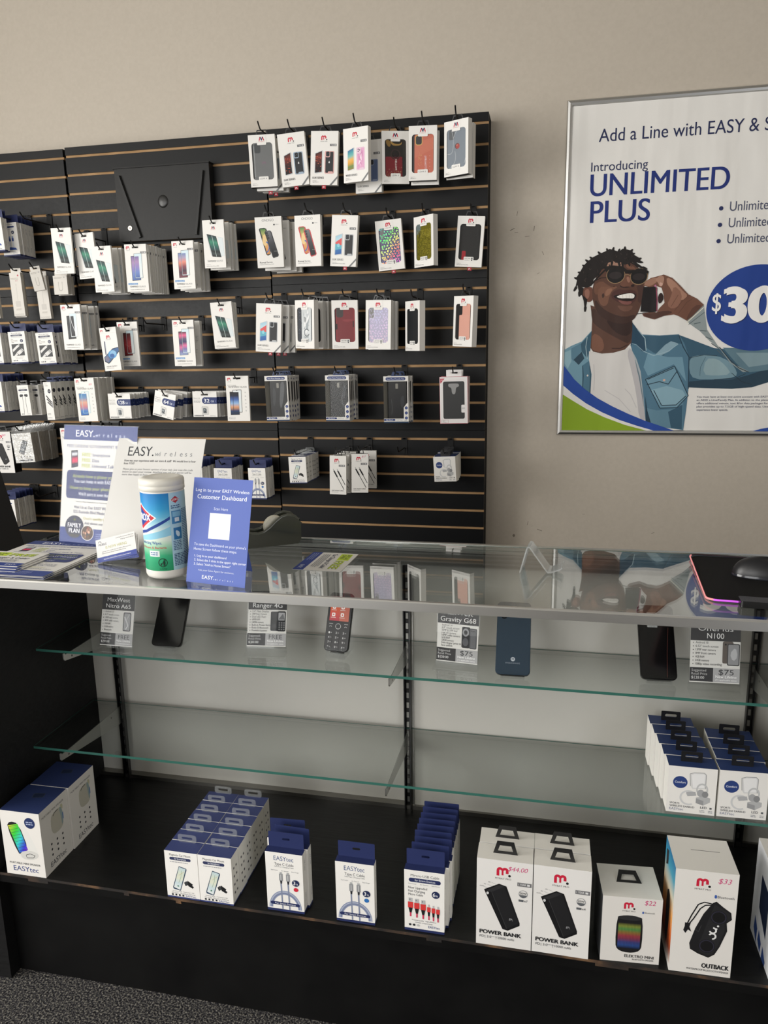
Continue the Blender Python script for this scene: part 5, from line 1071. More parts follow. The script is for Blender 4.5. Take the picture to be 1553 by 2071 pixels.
# fifth row
stack('mount',(-1.006,2.943,.977,2,1.8),5,.0362,'hanging car mount box','beside the middle seam','of the hanging car mount boxes',R_,'loop',group='car mount boxes on one hook',hookz=.011)
stack('audio',(-.828,2.938,.985,3,-1.4),4,[0,.045,.088,.130],'white audio cable box','of left audio stack','of the left audio cable boxes',R_,'loop',group='audio cable boxes on slatwall hooks',dx=.004,hookz=.014)
stack(['audio_price','audio'],(-.740,2.958,.991,14,-1.2),2,[0,.110],['priced white audio cable box','white audio cable box'],'of right audio stack','of the right audio cable boxes',R_,'loop',group='audio cable boxes on slatwall hooks',dx=.006,hookz=.014)
hook(-.588,.995,.13,R_,'hanging bare, fifth row, right of the audio cables')
stack('bud',(-.390,2.928,.989,-8,3.5),4,.0425,'hanging earbud box','fifth row right','of the hanging earbud boxes',R_,'loop',group='earbud boxes on one hook',hookz=.013)

# ================================================================== on the deck of the showcase
for k in ('typec_red','typec_blue','micro_red','mount','bud','pb20','pb20p','pb10'): std(k+'_s')
def stand(key, x, y, z, yaw, label, group=None): return place(key, Matrix.Translation((x,y,z)) @ Matrix.Rotation(R(yaw),4,'Z'), label, group)
def solid(key, name, cat, w, h, t, draw, cols=None, extra=()):
    mb = MB(); c = dict(f='#dedbd6',b=SIDE,l=SIDE,r='#d5d2cc',t='#e2dfd8',d=SIDE); c.update(cols or {})
    mb.box(-w/2,w/2,0,t,0,h,cols=c)
    A = Art(mb, lambda u,v,o: (u/1000-w/2,-o,h-v/1000)); S = Art(mb, lambda u,v,o: (w/2+o,u/1000,h-v/1000)); T = Art(mb, lambda u,v,o: (u/1000-w/2,t-v/1000,h+o)); Lf = Art(mb, lambda u,v,o: (-w/2-o,t-u/1000,h-v/1000))
    draw(A,S,T,Lf); kind(key,name,cat,[('carton',mb.mesh('carton'),None)]+list(extra))
def rainbow(A, quad, n=14, m=12, dots=True):
    tl,tr,br,bl = quad
    for i in range(n):
        for j in range(m):
            P = lambda a,b: tuple(((tl[k]*(1-a)+tr[k]*a)*(1-b)+(bl[k]*(1-a)+br[k]*a)*b) for k in (0,1))
            h = .17+.62*((j/m)*.75+(i/n)*.25); A._f([P(i/n,j/m),P(i/n,(j+1)/m),P((i+1)/n,(j+1)/m),P((i+1)/n,j/m)], hue(h,.72,.78))
    A.k += 1
def d_spk(A,S,T,Lf):
    A.p([(14,38),(22,26),(44,25),(60,32),(84,92),(84,108),(66,117),(42,116),(34,106)],'#d9d8d4',1); A.p([(14,38),(22,26),(44,28),(62,92),(44,104),(34,104)],'#1c1d20',1)
    rainbow(A,[(17,36),(42,30),(60,92),(38,102)]); 
    for i in range(9): A.ln([(18+i*2.6,40+i*7),(40+i*2.4,33+i*7)],.7,'#3a3a44')
    A.p([(38,100),(64,92),(84,98),(84,108),(66,117),(44,116)],'#c9c8c4',1); A.ln([(54,108),(56,112),(72,110),(76,104),(64,101),(54,105),(54,108)],1.2,'#2a2a2c')
    A.e(72,25,13,13,'#25335f',20); A.lines(63,24,18,2,5,2,'#aab3d0')
    A.t('PORTABLE MINI SPEAKER',10,130,4.6,'#33363c',w=76,b=.4); A.t('EASYtec',18,147,12,'#3d4c84',w=62)
    S.t('PORTABLE MINI SPEAKER',8,20,4.6,'#33363c',w=76,b=.4); S.p([(36,34),(44,28),(66,26),(76,30),(78,66),(72,78),(56,80),(40,76),(34,60)],'#b5b2a4',1); S.p([(66,27),(76,30),(78,66),(72,76),(70,50)],'#8fa0a0',1); S.ln([(44,34),(50,29),(62,28)],2,'#2c2c2e'); S.p([(70,24),(76,22),(80,28),(78,38),(74,32)],'#b9b79a',1); S.p([(76,46),(79,44),(79,60),(76,64)],'#4a6fb0')
    for i in range(3):
        for j in range(3): S.e(30+i*20,94+j*13,2.6,3,'#2c2e33',8)
    S.t('EASYtec',20,146,12,'#3d4048',w=56)
    T.p([(38,30),(62,26),(66,40),(42,46)],'#1d2740'); T.ln([(38,30),(62,26),(66,40),(42,46),(38,30)],1.2,'#3a4048')
solid('speaker','speaker_box','speaker box',.097,.157,.099,d_spk,dict(t='#26325a'))
stand('speaker',-1.094,1.2525,DECK,.5,'front mini speaker box with navy top at the left deck end','mini speaker boxes at the left end')
stand('speaker',-1.092,1.3535,DECK,.5,'rear mini speaker box with navy top at the left deck end','mini speaker boxes at the left end')
for c,x,nm in ((0,-.7165,'left'),(1,-.6412,'right')):
    for k in range(6): stand('mount_s',x+random.uniform(-.0006,.0006)+c*.0,1.2525+k*.0366,DECK,random.uniform(-.6,.6)*(k>0),'car mount box, '+ORD[k]+' in the '+nm+' column on the deck','car mount boxes on the deck')
for k,(x,y) in enumerate(((-.492,1.2575),(-.487,1.279),(-.503,1.302))): stand('typec_red_s',x,y,DECK,(0,-2,3)[k],'type C cable box with red dot, '+('front','middle','rear')[k]+' of three on the deck','type C cable boxes with red dot')
stand('typec_blue_s',-.344,1.2555,DECK,0,'single type C cable box with blue dot standing alone on the deck')
for k in range(9): stand('micro_red_s',-.205+(.004*k if k < 3 else .008)+random.uniform(-.002,.002)*(k>0),1.2575+k*.0202,DECK,random.uniform(-2,2)*(k>0),'micro USB cable box with red plugs, '+ORD[k]+' of the deck row','micro cable boxes on the deck')
stand('pb20_s',-.051,1.2500,DECK,0,'power bank box with pink price 44 at the front of the deck')
stand('pb20p_s',-.050,1.2985,DECK,0,'power bank box behind the one priced 44 on the deck')
stand('pb10_s',.0545,1.2500,DECK,-.5,'power bank box without price beside the one priced 44, front'); stand('pb10_s',.0545,1.2990,DECK,0,'power bank box without price, behind its twin, right of the pair')
def d_elek(A,S,T,Lf):
    m_logo(A,38,10,20); A.t('$22',74,13,9,'#c8457a',sk=.2); A.rr(71,27,74,32,1.4,'#3b5ba5'); A.t('Bluetooth',75,31,3.4,'#3a3c40',w=18)
    A.p([(27,44),(34,39),(50,37),(66,39),(73,44),(74,100),(70,112),(58,117),(42,117),(30,112),(26,100)],'#1b1b1d',1); A.e(50,43,22,5,'#2c2c2e',20); rainbow_v(A,30,70,54,108)
    for i in range(16): A.ln([(31+i*2.5,54),(31+i*2.5,106)],.3,'#2a2826')
    A.t('ELEKTRO MINI',44,127,6,'#1f2023',w=52,b=1.4); A.t('BLUETOOTH SPEAKER',58,132,3,'#3a3c40',w=38,b=.5)
    Lf.r(0,0,90,138,'#4a4d50'); Lf.r(6,8,84,130,'#3a3c3f')
def rainbow_v(A,u0,u1,v0,v1):
    cs = ['#2a2220','#7f8a3a','#4a8a48','#8a6a34','#9a3a44','#7a3450','#3a3f7a','#2a4a8a','#161a2a']; A.g([(u0,v0),(u1,v0),(u1,v1),(u0,v1)],cs)
solid('elektro','speaker_box','speaker box',.106,.138,.090,d_elek,None,[('hang_loop',(lambda m: (m.transform(Matrix.Translation((0,.040,.1385)) @ Matrix.Rotation(R(-72),4,'X')),m)[1])(loop_tab(.046,.026,0,th=.0085,taper=.68)),'black plastic hang loop folded back')])
stand('elektro',.181,1.2575,DECK,4,'small cylinder speaker box priced 22 between power banks and tall speaker box')
def d_out(A,S,T,Lf):
    m_logo(A,36,14,24); A.t('$33',72,21,10,'#c8457a',sk=.25); A.rr(68,45,72,52,1.8,'#3b5ba5'); A.t('Bluetooth',73,51,5,'#33363c',w=28)
    A.p([(66,62),(72,58),(84,68),(98,78),(100,92),(92,100),(94,116),(84,150),(76,168),(66,176),(48,170),(34,162),(32,150),(40,118),(52,86)],'#1c1c1e'); A.p([(70,64),(96,80),(97,92),(88,100),(90,116),(80,150),(72,168),(64,172),(50,166),(48,150),(58,110)],'#252527'); 
    for cu,cv in ((78,90),(62,152)): A.e(cu,cv,14,14,'#141415',24); A.arc(cu,cv,11,13,0,360,'#2c2b38',22)
    A.ln([(40,120),(46,124),(50,110)],1,'#3a3a3c'); A.ln([(66,64),(52,62),(42,68),(32,92),(26,110)],2.2,'#17171a'); A.ln([(66,66),(54,68),(46,76),(36,98),(28,112)],2.2,'#17171a'); A.p([(22,108),(32,108),(30,116),(34,126),(28,122),(24,130),(20,124),(22,116)],'#17171a')
    for a in ((62,112,78,112),(62,112,62,128)): pass
    A.arc(70,118,4,7,-90,160,'#dedede',10); A.arc(70,130,4,7,-160,90,'#dedede',10); A.e(78,108,2,2,'#dedede',8); A.e(76,114,1.6,1.6,'#dedede',8)
    A.t('OUTBACK',56,198,9,'#1f2023',w=46,b=1.6); A.t('WATERPROOF BLUETOOTH SPEAKER',30,205,3.6,'#3a3c40',w=72,b=.3)
    T.r(36,36,86,37.2,'#3c3a36')
    Lf.g([(0,0),(95,0),(95,213),(0,213)],['#2a6f9a','#3f93ad','#c9c4b0','#e0a25a','#c9622c','#7a3a26','#d9d2c8']); Lf.p([(34,90),(60,70),(70,110),(60,190),(40,180)],'#202225',1); Lf.p([(10,20),(30,12),(30,40),(12,52)],'#2b2d30'); Lf.r(0,200,95,213,'#d9d6d0')
solid('outback','speaker_box','speaker box',.106,.213,.095,d_out)
stand('outback',.303,1.2540,DECK,1,'tall speaker box priced 33 with black rugged speaker')
def d_edge(A,S,T,Lf):
    A.r(0,0,120,60,'#dfdfe0'); A.p([(0,130),(120,110),(120,200),(0,200)],'#2f4f9a'); A.p([(0,120),(120,98),(120,110),(0,132)],'#b9c9e6')
    Lf.p([(40,50),(90,58),(90,150),(40,120)],'#1c2740'); Lf.p([(52,160),(70,176),(66,200),(48,184)],'#2f4a86'); Lf.p([(24,150),(42,166),(40,200),(20,180)],'#2f4a86'); Lf.p([(80,172),(100,190),(98,200),(76,200)],'#2f4a86')
solid('edge','speaker_box','boxed goods',.120,.200,.138,d_edge,dict(l='#dcdee2'))
stand('edge',.4825,1.2540,DECK,0,'white and blue box cut off by the right picture edge')
for k in range(5): stand('bud_s',.3005-(.0035*k if k else 0),1.4165+k*.0424,S2,random.uniform(-1,1)*(k>0),'earbud box, '+ORD[k]+' in the left column on the glass shelf','earbud boxes on the glass shelf')
for k in range(4): stand('bud_s',.3945+(.002 if k else 0),1.4185+k*.0424,S2,1.5 if k == 0 else random.uniform(-1,1),'earbud box, '+ORD[k]+' in the right column on the glass shelf','earbud boxes on the glass shelf')

# ================================================================== upper glass shelf: price cards and phones on acrylic stands
def leaning(root, name, w, h, lean, draw, th=.0006, col='#d3d2ce', mat='paper', y=0, z=0, rough=None):
    mb = MB(); Mx = Matrix.Translation((0,y,z)) @ Matrix.Rotation(-R(lean),4,'X')
    mb.box(-w/2,w/2,0,th,0,h,col,mat,Mx)
    A = Art(mb, lambda u,v,o: tuple(Mx @ Vector((u/1000-w/2,-o,h-v/1000))), mat); draw(A)
    return mb.build(name, root)
def price_card(x,y,z,yaw,lean,w,lines_,spec,was,now,pic,label,bullets=True):
    root = tag(empty('price_card',(x,y,z),(0,0,R(yaw))),label,'price card','price cards on the upper glass shelf'); h = .127; W_ = w*1000; k = W_/85
    def draw(A):
        H = 127; A.r(0,0,W_,H-84,'#3a3a3b'); A.t(lines_[1],W_/2,H-89,9.5*k,'#d9d9d8',w=min(W_*.86,W_*.085*len(lines_[1])),al='c'); A.t(lines_[0],W_/2,H-104,9*k,'#cfcfce',w=W_*.7,al='c')
        n = len(spec); dv = 50/max(n,6)
        for i,s_ in enumerate(spec):
            v = H-78+i*dv
            if bullets: A.e(5*k,v-1.6,1,1,'#222',6)
            A.t(s_,9*k,v,4*k,'#33353a',w=min(W_*.58,len(s_)*2.15*k),b=.3)
        pic(A,W_,H,k)
        A.r(0,H-30,W_*.47,H-2,'#343436'); A.t('Suggested',3*k,H-22,4.4*k,'#b9b9b9',w=25*k); A.t('Retail Price',3*k,H-15,4.4*k,'#b9b9b9',w=27*k); A.t(was,3*k,H-7,5*k,'#d0d0d0',w=22*k,b=.5); A.ln([(7*k,H-5.4),(18*k,H-11)],.6,'#aaa')
        A.r(W_*.47,H-30,W_,H-2,'#a3a3a4'); A.t(now,W_*.73,H-17,9.5*k,'#333437',al='c',w=(7.6 if len(now) > 3 else 9)*len(now)*k*.95); A.t('New Lifeline',W_*.52,H-10.5,4.6*k,'#ececec',w=W_*.42,b=.5); A.t('(+) applicable taxes',W_*.52,H-5,2.8*k,'#ececec',w=W_*.42)
    leaning(root,'card',w,h,lean,draw,y=.0012)
    m2 = MB(); Mx = Matrix.Rotation(-R(lean),4,'X'); m2.box(-w/2-.002,w/2+.002,-.0018,-.0002,-.004,h+.002,'#fff','acrylic',Mx,skip='b'); m2.box(-w/2-.002,w/2+.002,.0022,.0038,-.004,h+.002,'#fff','acrylic',Mx)
    m2.box(-w/2-.002,w/2+.002,-.030,.004,-z_above(z),-z_above(z)+.002,'#fff','acrylic'); m2.box(-w/2-.002,w/2+.002,-.0018,.0038,-z_above(z),-.002,'#fff','acrylic'); m2.build('acrylic_holder',root,None)
    return root
def z_above(z): return z-S1
def pic_bar(A,W,H,k): A.rr(W-27*k,H-80,W-7*k,H-36,3,'#4a4b4d'); A.rr(W-25*k,H-78,W-9*k,H-38,2.4,'#9a9b9d'); A.ln([(W-24*k,H-70),(W-14*k,H-50),(W-20*k,H-40)],2,'#d0d0d2'); A.ln([(W-12*k,H-76),(W-20*k,H-58)],1.4,'#c0c0c2')
def pic_feat(A,W,H,k):
    A.rr(W-35*k,H-80,W-17*k,H-36,3,'#2e2f31'); A.e(W-26*k,H-72,5,5,'#48494b',12); A.e(W-26*k,H-46,5,5,'#48494b',12); A.rr(W-20*k,H-81,W-2*k,H-35,3,'#232426'); A.rr(W-18*k,H-78,W-4*k,H-60,1.5,'#a5a6a8'); A.p([(W-18*k,H-62),(W-8*k,H-76),(W-4*k,H-62)],'#6d6e70')
    for i in range(3):
        for j in range(4): A.r(W-17*k+i*5*k,H-56+j*5,W-13.6*k+i*5*k,H-53+j*5,'#77787a')
def pic_round(A,W,H,k):
    A.rr(W-34*k,H-80,W-17*k,H-34,3,'#2e2f31'); A.e(W-26*k,H-68,7,9,'#8b8c8e',16); A.e(W-26*k,H-68,4,5,'#2a2b2d',12); A.e(W-26*k,H-47,6.5,9,'#55565a',16); A.rr(W-18*k,H-78,W-3*k,H-33,3,'#4a4b4e'); A.rr(W-16*k,H-76,W-5*k,H-35,2,'#626366'); A.e(W-14*k,H-72,1.6,1.6,'#222',8); A.e(W-9*k,H-72,1.6,1.6,'#222',8)
def pic_pair(A,W,H,k): A.rr(W-30*k,H-84,W-12*k,H-40,3,'#5d5651'); A.e(W-25*k,H-78,2,2,'#2a2a2a',8); A.rr(W-22*k,H-80,W-1*k,H-36,3,'#3a3b3d'); A.rr(W-20.5*k,H-78,W-2.5*k,H-38,2,'#8b8c8e'); A.p([(W-18*k,H-60),(W-8*k,H-74),(W-4*k,H-54),(W-12*k,H-44)],'#b0b1b3',1)
price_card(-.980,1.495,S1+.002,-1,15.9,.085,('MaxWest','Nitro A65'),['Android 13','6.5" touch screen','13MP rear camera','8MP selfie camera','3GB RAM','32GB memory','Bluetooth'],'$79.00','FREE',pic_bar,'price card reading FREE at far left of the upper shelf')
price_card(-.615,1.528,S1+.013,6.6,20,.091,('MaxWest','Ranger 4G'),['2.4" Main Display','2MP Rear Camera','Dual LED Flash','64MB RAM','128MB memory','Built-in Power Bank','Radio & Bluetooth','Powerful Speaker'],'$30.00','FREE',pic_feat,'price card beside the keypad phone reading FREE')
price_card(-.175,1.523,S1+.009,-6.7,9,.091,('MaxWest','Gravity G68'),['Android 14','6.8" touch screen','50MP & 2MP dual','rear AI camera','16MP selfie camera','16GB RAM','128GB memory','Side-finger print &','face unlock'],'$150.00','$75',pic_round,'price card reading 75 beside the blue-grey phone',False)
price_card(.343,1.492,S1+.018,2.7,9.6,.094,('OnePlus','N100'),['Android 10','6.52" touch screen','13MP rear camera','8MP front camera','4GB RAM','64GB memory','1080p video recording'],'$125.00','$75',pic_pair,'price card reading 75 at the right end, by the black phone')
def phone_thing(x,y,z,yaw,lean,w,h,draw,label,col='#151516',mat='gloss',extra=None,name='smartphone',group=None):
    root = tag(empty(name,(x,y,z),(0,0,R(yaw))),label,'phone',group); Mx = Matrix.Rotation(-R(lean),4,'X'); t = .0085
    mb = MB(); o = rrect(-w/2,0,w/2,h,.0095,5); i1 = rrect(-w/2+.0012,.0012,w/2-.0012,h-.0012,.0085,5)
    f = [Mx @ Vector((a,0,b)) for a,b in i1]; e1 = [Mx @ Vector((a,.0016,b)) for a,b in o]; e2 = [Mx @ Vector((a,t,b)) for a,b in o]; n = len(o)
    mb.face(f,col,mat)
    for i in range(n): j=(i+1)%n; mb.face([f[j],f[i],e1[i],e1[j]],col,mat,True); mb.face([e1[j],e1[i],e2[i],e2[j]],'#1b1b1c','plastic',True)
    mb.face(e2[::-1],'#1b1b1c','plastic')
    A = Art(mb, lambda u,v,o_: tuple(Mx @ Vector((u/1000-w/2,-o_,h-v/1000))), mat); draw(A); mb.build('body',root)
    if extra: extra(root,Mx)
    return root
def acrylic_stand(x,y,yaw,lean,w,label,z):
    """phone easel: a leaning back plate, a foot and a front lip"""
    root = tag(empty('acrylic_phone_stand',(x,y,S1),(0,0,R(yaw))),label,'phone stand','clear phone stands on the upper shelf'); zz = z-S1
    mb = MB(); L = math.radians(lean); ty = math.sin(L)*.085; tz = math.cos(L)*.085; o = .0092/math.cos(L)
    pr = [(-.004,zz+.010),(-.004,zz-.0022),(o,zz-.0022),(o+ty,zz-.0022+tz),(min(o+ty+.02,1.645-y-.003),.0022),(o+ty-.02,.0022)]
    for (a,b),(c,d) in zip(pr,pr[1:]):
        n = Vector((d-b,-(c-a))).normalized()*.0011 if True else 0
        mb.face([(-w/2,a+n.x,b+n.y),(w/2,a+n.x,b+n.y),(w/2,c+n.x,d+n.y),(-w/2,c+n.x,d+n.y)],'#fff','acrylic'); mb.face([(-w/2,a-n.x,b-n.y),(w/2,a-n.x,b-n.y),(w/2,c-n.x,d-n.y),(-w/2,c-n.x,d-n.y)],'#fff','acrylic')
        for s_ in (-1,1): mb.face([(s_*w/2,a+n.x,b+n.y),(s_*w/2,a-n.x,b-n.y),(s_*w/2,c-n.x,d-n.y),(s_*w/2,c+n.x,d+n.y)],'#cfd6d6','acrylic')
    mb.box(-w/2,w/2,-.004,o+ty,0,.002,'#fff','acrylic'); mb.box(-w/2,w/2,-.003,-.001,.002,zz-.002,'#fff','acrylic')
    mb.build('easel',root); return root
phone_thing(-.848,1.491,S1+.013,1.8,33,.074,.160,lambda A:(A.rr(2.5,3,71.5,157,8,'#0c0c0d'),),'dark phone with blank glossy screen beside the leftmost price card','#0c0c0d'); acrylic_stand(-.848,1.491,1.8,33,.050,'clear stand under the blank-screened phone',S1+.013)
def d_feat(A):
    W=58; A.rr(4,6,W-4,66,3,'#101012'); A.g([(6,8),(W-6,8),(W-6,64),(6,64)],['#7a1f28','#b5302c','#d0582f','#c94a44','#a83040']); A.p([(28,20),(W-6,10),(W-6,64),(30,64)],'#b8624f')
    for i in range(2):
        for j in range(3): A.rr(11+i*21,12+j*17,19+i*21,20+j*17,2,'#f0eeec'); A.e(15+i*21,16+j*17,2,2,'#c9564a',8); A.r(9+i*21,22+j*17,21+i*21,23.2+j*17,'#e0d0cc')
    A.arc(29,76,5.5,6.5,0,360,'#c9c9c9',16); A.rr(24,71.5,34,80.5,2,'#1d1d1f'); 
    for u in (7,43): A.r(u,70,u+9,71.4,'#9a9a9a'); A.arc(u+4,79,2.6,3.6,200,340,'#b0b0b0',6)
    for j in range(4):
        for i in range(3): A.rr(6+i*17,87+j*10.5,17+i*17,94+j*10.5,2,'#232325'); A.t(('123','456','789','*0#')[j][i],8+i*17,93+j*10.5,4.4,'#cfcfcf',w=3); A.r(12.5+i*17,90+j*10.5,16+i*17,91.5+j*10.5,'#8b8b8b')
phone_thing(-.448,1.522,S1+.016,-4.2,25.1,.058,.132,d_feat,'black keypad phone with red screen on a clear stand','#19191b','plastic',name='keypad_phone'); acrylic_stand(-.448,1.522,-4.2,25.1,.044,'clear stand under the keypad phone',S1+.016)
def d_mx(A):
    A.e(15,16,8,8,'#0c0f13',20); A.e(15,16,5,5,'#1d232b',16); A.e(13.6,14.6,1.4,1.4,'#77828f',8); A.e(15,34,6,6,'#0c0f13',16); A.e(15,34,3.4,3.4,'#1d232b',12); A.e(28,24,2.4,2.4,'#a9a08a',8)
    A.e(36,128,4.5,4.5,'#b5bcc4',16); A.t('M',36,130.2,4.4,'#2b3a48',al='c',b=1); A.t('maxwest',36,138,4.4,'#7f8994',al='c',w=30)
phone_thing(-.053,1.480,S1+.010,1.2,39.2,.072,.161,d_mx,'blue-grey phone seen from its back beside the nine-line price card','#2a3947','gloss'); acrylic_stand(-.053,1.480,1.2,39.2,.050,'clear stand under the blue-grey phone',S1+.010)
def tape_bit(root,Mx):
    mb = MB(); mb.box(-.018,.002,-.003,-.0004,.108,.140,'#fff','acrylic_edge',Mx); mb.box(-.014,-.002,-.006,-.0032,.112,.128,'#d9d9d6','acrylic_edge',Mx); mb.build('tape_patch',root)
phone_thing(.242,1.509,S1+.010,3.1,35.3,.072,.157,lambda A:(A.ln([(60,48),(55,100),(52,152)],.8,'#55302a'),A.rr(3,3,22,40,6,'#1d1d1f'),A.e(9,12,3,3,'#3a3a3d',10)),'black phone with tape patch beside the right-hand price card','#0d0c0d','gloss',tape_bit); acrylic_stand(.242,1.509,3.1,35.3,.050,'clear stand under the black phone with tape patch',S1+.010)

# ================================================================== on the glass counter top
TZ = TOP+.0002
def lifeline(A, W=216, H=279):
    A.r(0,0,W,34,'#3d4a80'); A.t('EASY.',36,26,15,'#eceef4',w=56,b=.6); t_wide(A,'wireless',94,26,9,'#c9d0e6',88)
    A.t('FREE LIFELINE GOVERNMENT BENEFITS!',11,52,7,'#4a5484',w=190)
    A.p([(24,60),(44,58),(47,97),(27,101)],'#32343f'); A.g([(26,63),(43,61),(45.5,95),(29,98)],['#44465a','#cfd2d8','#44304a','#c02f56','#d0385f','#2f3040','#40435a'])
    for i,s_ in enumerate(('Smartphone','Data','Unlimited Talk & Text')): A.t('FREE',58,72+i*13,8,'#a9b548',w=25,b=.6); A.t(s_,89,72+i*13,7.4,'#4a5484',w=(52,20,98)[i])
    A.rr(14,106,202,173,9,'#38416f'); A.t('Already have a phone you LOVE?',32,123,8,'#b5bf72',w=158); A.t('You can keep it with EASY Wireless!',36,135,8,'#e3e6f0',w=160); A.t('Want to keep your phone number?',24,151,8,'#b5bf72',w=166); A.t("We'll port it over for you!",52,165,8,'#e3e6f0',w=110)
    A.t('*Phone offers dependent on Tribal Lifeline eligibility',44,181,3,'#6d7078',w=126); A.t('Visit Us at Our EASY Wireless Store at',40,196,7,'#434a70',w=150); A.t('325 Eastside Blvd Muskogee OK 74403',38,207,7,'#434a70',w=154)
    A.r(0,242,W,H,'#3a4a88'); A.e(44,240,28,27,'#2b2f47',32); A.t('+',44,227,8,'#b5bf5a',al='c',b=.6); A.t('FAMILY',44,241,10,'#eceef4',al='c',w=40,b=1); A.t('PLAN',44,254,10,'#eceef4',al='c',w=32,b=1); A.t('& ADD A LINE',44,262,3.6,'#8f8a5a',al='c',w=26)
    A.t("Don't qualify for Lifeline?",70,221,6,'#b0ae72',w=108); A.t('Ask about our low monthly plans',74,232,6,'#4a4f6a',w=126); A.e(84,252,19,18,'#d8d5d2',24); A.e(84,252,17.6,16.6,'#4a3a34',24)
    random.seed(9)
    for i in range(12): a = random.uniform(0,6.28); rr = random.uniform(2,12); A.e(84+rr*math.cos(a),252+rr*math.sin(a),2.6,3.4,random.choice(['#a9806a','#c49a82','#7a5a48','#8f4a44','#2f2f3a']),9)
    A.lines(108,254,70,4,5,1.8,'#8f9ac9')
def t_wide(A, st, u, v, h, c, w):
    for i,ch in enumerate(st): A.t(ch,u+w*i/(len(st)-.6),v,h,c)
def sign_holder(x,y,yaw,lean,draw,label,w=.216,h=.279,feet=.085):
    root = tag(empty('sign_holder',(x,y,TZ),(0,0,R(yaw))),label,'sign'); Mx = Matrix.Rotation(-R(lean),4,'X')
    leaning(root,'paper_insert',w,h,lean,draw,y=.0022,z=.003,col='#d2d0cd')
    mb = MB(); mb.box(-w/2-.001,w/2+.001,0,.0018,.002,h+.005,'#fff','acrylic',Mx,skip='b'); mb.box(-w/2-.001,w/2+.001,.0032,.0050,.002,h+.005,'#fff','acrylic',Mx); mb.box(-w/2-.001,w/2+.001,0,feet,0,.0022,'#fff','acrylic'); mb.build('acrylic_holder',root); return root
sign_holder(-1.025,1.518,-9.6,11.2,lifeline,'acrylic sign with navy headed lifeline flyer at the counter left end')
def feedback(A):
    A.t('EASY.',30,42,22,'#33353a',w=64,b=.4); t_wide(A,'wireless',97,42,11,'#77797d',92); A.t('How was your experience with our store & staff?  We would love to hear',24,56,5,'#33353a',w=176,b=.8); A.t('from YOU!',24,63,5,'#33353a',w=26,b=.8)
    for i,s_ in enumerate(('Please give us your honest opinion of your visit. Just scan the code','below to start your review. Anything you tell our agents will be','more than happy to hear.')): A.t(s_,24,76+i*6.5,4.4,'#77797d',w=(172,170,64)[i],sk=.2)
sign_holder(-.852,1.424,-.5,27.3,feedback,'tall white acrylic feedback sign leaning behind the wipes canister',feet=.058)
# blue tent card
root = tag(empty('tent_card',(-.617,1.288,TZ),(0,0,R(-9.6))),'blue folded tent card about the customer dashboard, beside the wipes canister','sign')
def dash(A):
    A.t('Log in to your EASY Wireless',67,27,6.2,'#e9ecf6',w=122,al='c',b=.5); A.t('Customer Dashboard',67,41,8.2,'#e9ecf6',w=112,al='c',b=.5); A.t('Scan Here',67,62,5.6,'#d3daee',w=32,al='c'); A.r(43,68,91,118,'#e6e8ee')
    A.t("To save the Dashboard on your phone's",12,133,5,'#dfe4f4',w=118); A.t('Home Screen follow these steps:',12,142,5,'#dfe4f4',w=98)
    for i,s_ in enumerate(('1. Log in to your dashboard','2. Select the 3 dots in the upper right corner','3. Select "Add to Home Screen"')): A.t(s_,15,155+i*8.2,4.4,'#eef1fa',w=(73,118,84)[i],b=.3)
    A.t('Ask your Sales Agent for assitance.',67,182,3.4,'#d3daee',w=82,al='c'); A.t('EASY.',36,197,7,'#eceef6',w=28,b=.5); t_wide(A,'wireless',66,197.5,3.6,'#dfe4f4',42)
leaning(root,'front_panel',.134,.206,14.1,dash,col='#596bb2',th=.0005)
mb = MB(); Mx = Matrix.Translation((0,math.sin(R(14.1))*.206,math.cos(R(14.1))*.206)) @ Matrix.Rotation(R(14.1),4,'X'); mb.box(-.022,.022,.0006,.0011,-.206,0,'#596bb2','paper',Mx); mb.build('back_strut',root)
# wipes canister
CX,CY,RC = -.742,1.340,.0425
root = tag(empty('wipes_canister',(CX,CY,TZ)),'white disinfecting wipes canister with blue and green label','canister')
mb = MB(); mb.lathe([(0,0),(.034,0),(.040,.003),(.0425,.008),(.0425,.0185),(.0425,.174),(.0425,.177),(0,.177)],'#dedbd4','plastic',48)
a0 = math.atan2(-CY,-CX)
def cyl(u,v,o): a = a0+u/1000/RC; r = RC+.00005+o; return (r*math.cos(a), r*math.sin(a), .174-v/1000)
A = Art(mb, cyl, 'card', 1.6e-5, sub=2)
cs = ['#1673b8','#1f86c4','#2f97cc','#5fb0d4','#a5cfdc','#dfe6e2','#d3e2d4','#8cc9a4','#35a878','#1c9567','#158a5c']
for i in range(39): A.g([(-66+i*2,0),(-66+(i+1)*2,0),(-66+(i+1)*2,155),(-66+i*2,155)],cs); A.k -= 1
A.k += 1
A.p([(-66,84),(-40,78),(-15,66),(0,58),(10.8,52),(10.8,46),(0,52),(-20,62),(-40,72),(-66,78)],'#1d3f8f'); A.p([(-66,96),(-30,92),(10.8,84),(10.8,66),(-10,74),(-40,82),(-66,88)],'#8cc6de')
A.p([(-100,48),(-56,20),(-15,48),(-56,76)],'#e7e6e4'); A.p([(-96,48),(-56,23),(-19,48),(-56,73)],'#c62a34'); A.p([(-88,48),(-56,29),(-27,48),(-56,67)],'#1b3f94'); A.t('CLOROX',-88,54,13,'#eef0f2',w=60,b=1.6)
A.t('Disinfecting Wipes.',-64,101,6,'#2455a0',w=56,b=.8); A.t('Kills Viruses & Bacteria',-66,110,4.6,'#c8434a',w=66,b=1); A.r(-36,114,-14,126,'#dfe6e6'); A.lines(-34,119,18,2,4,2,'#4a6a9a')
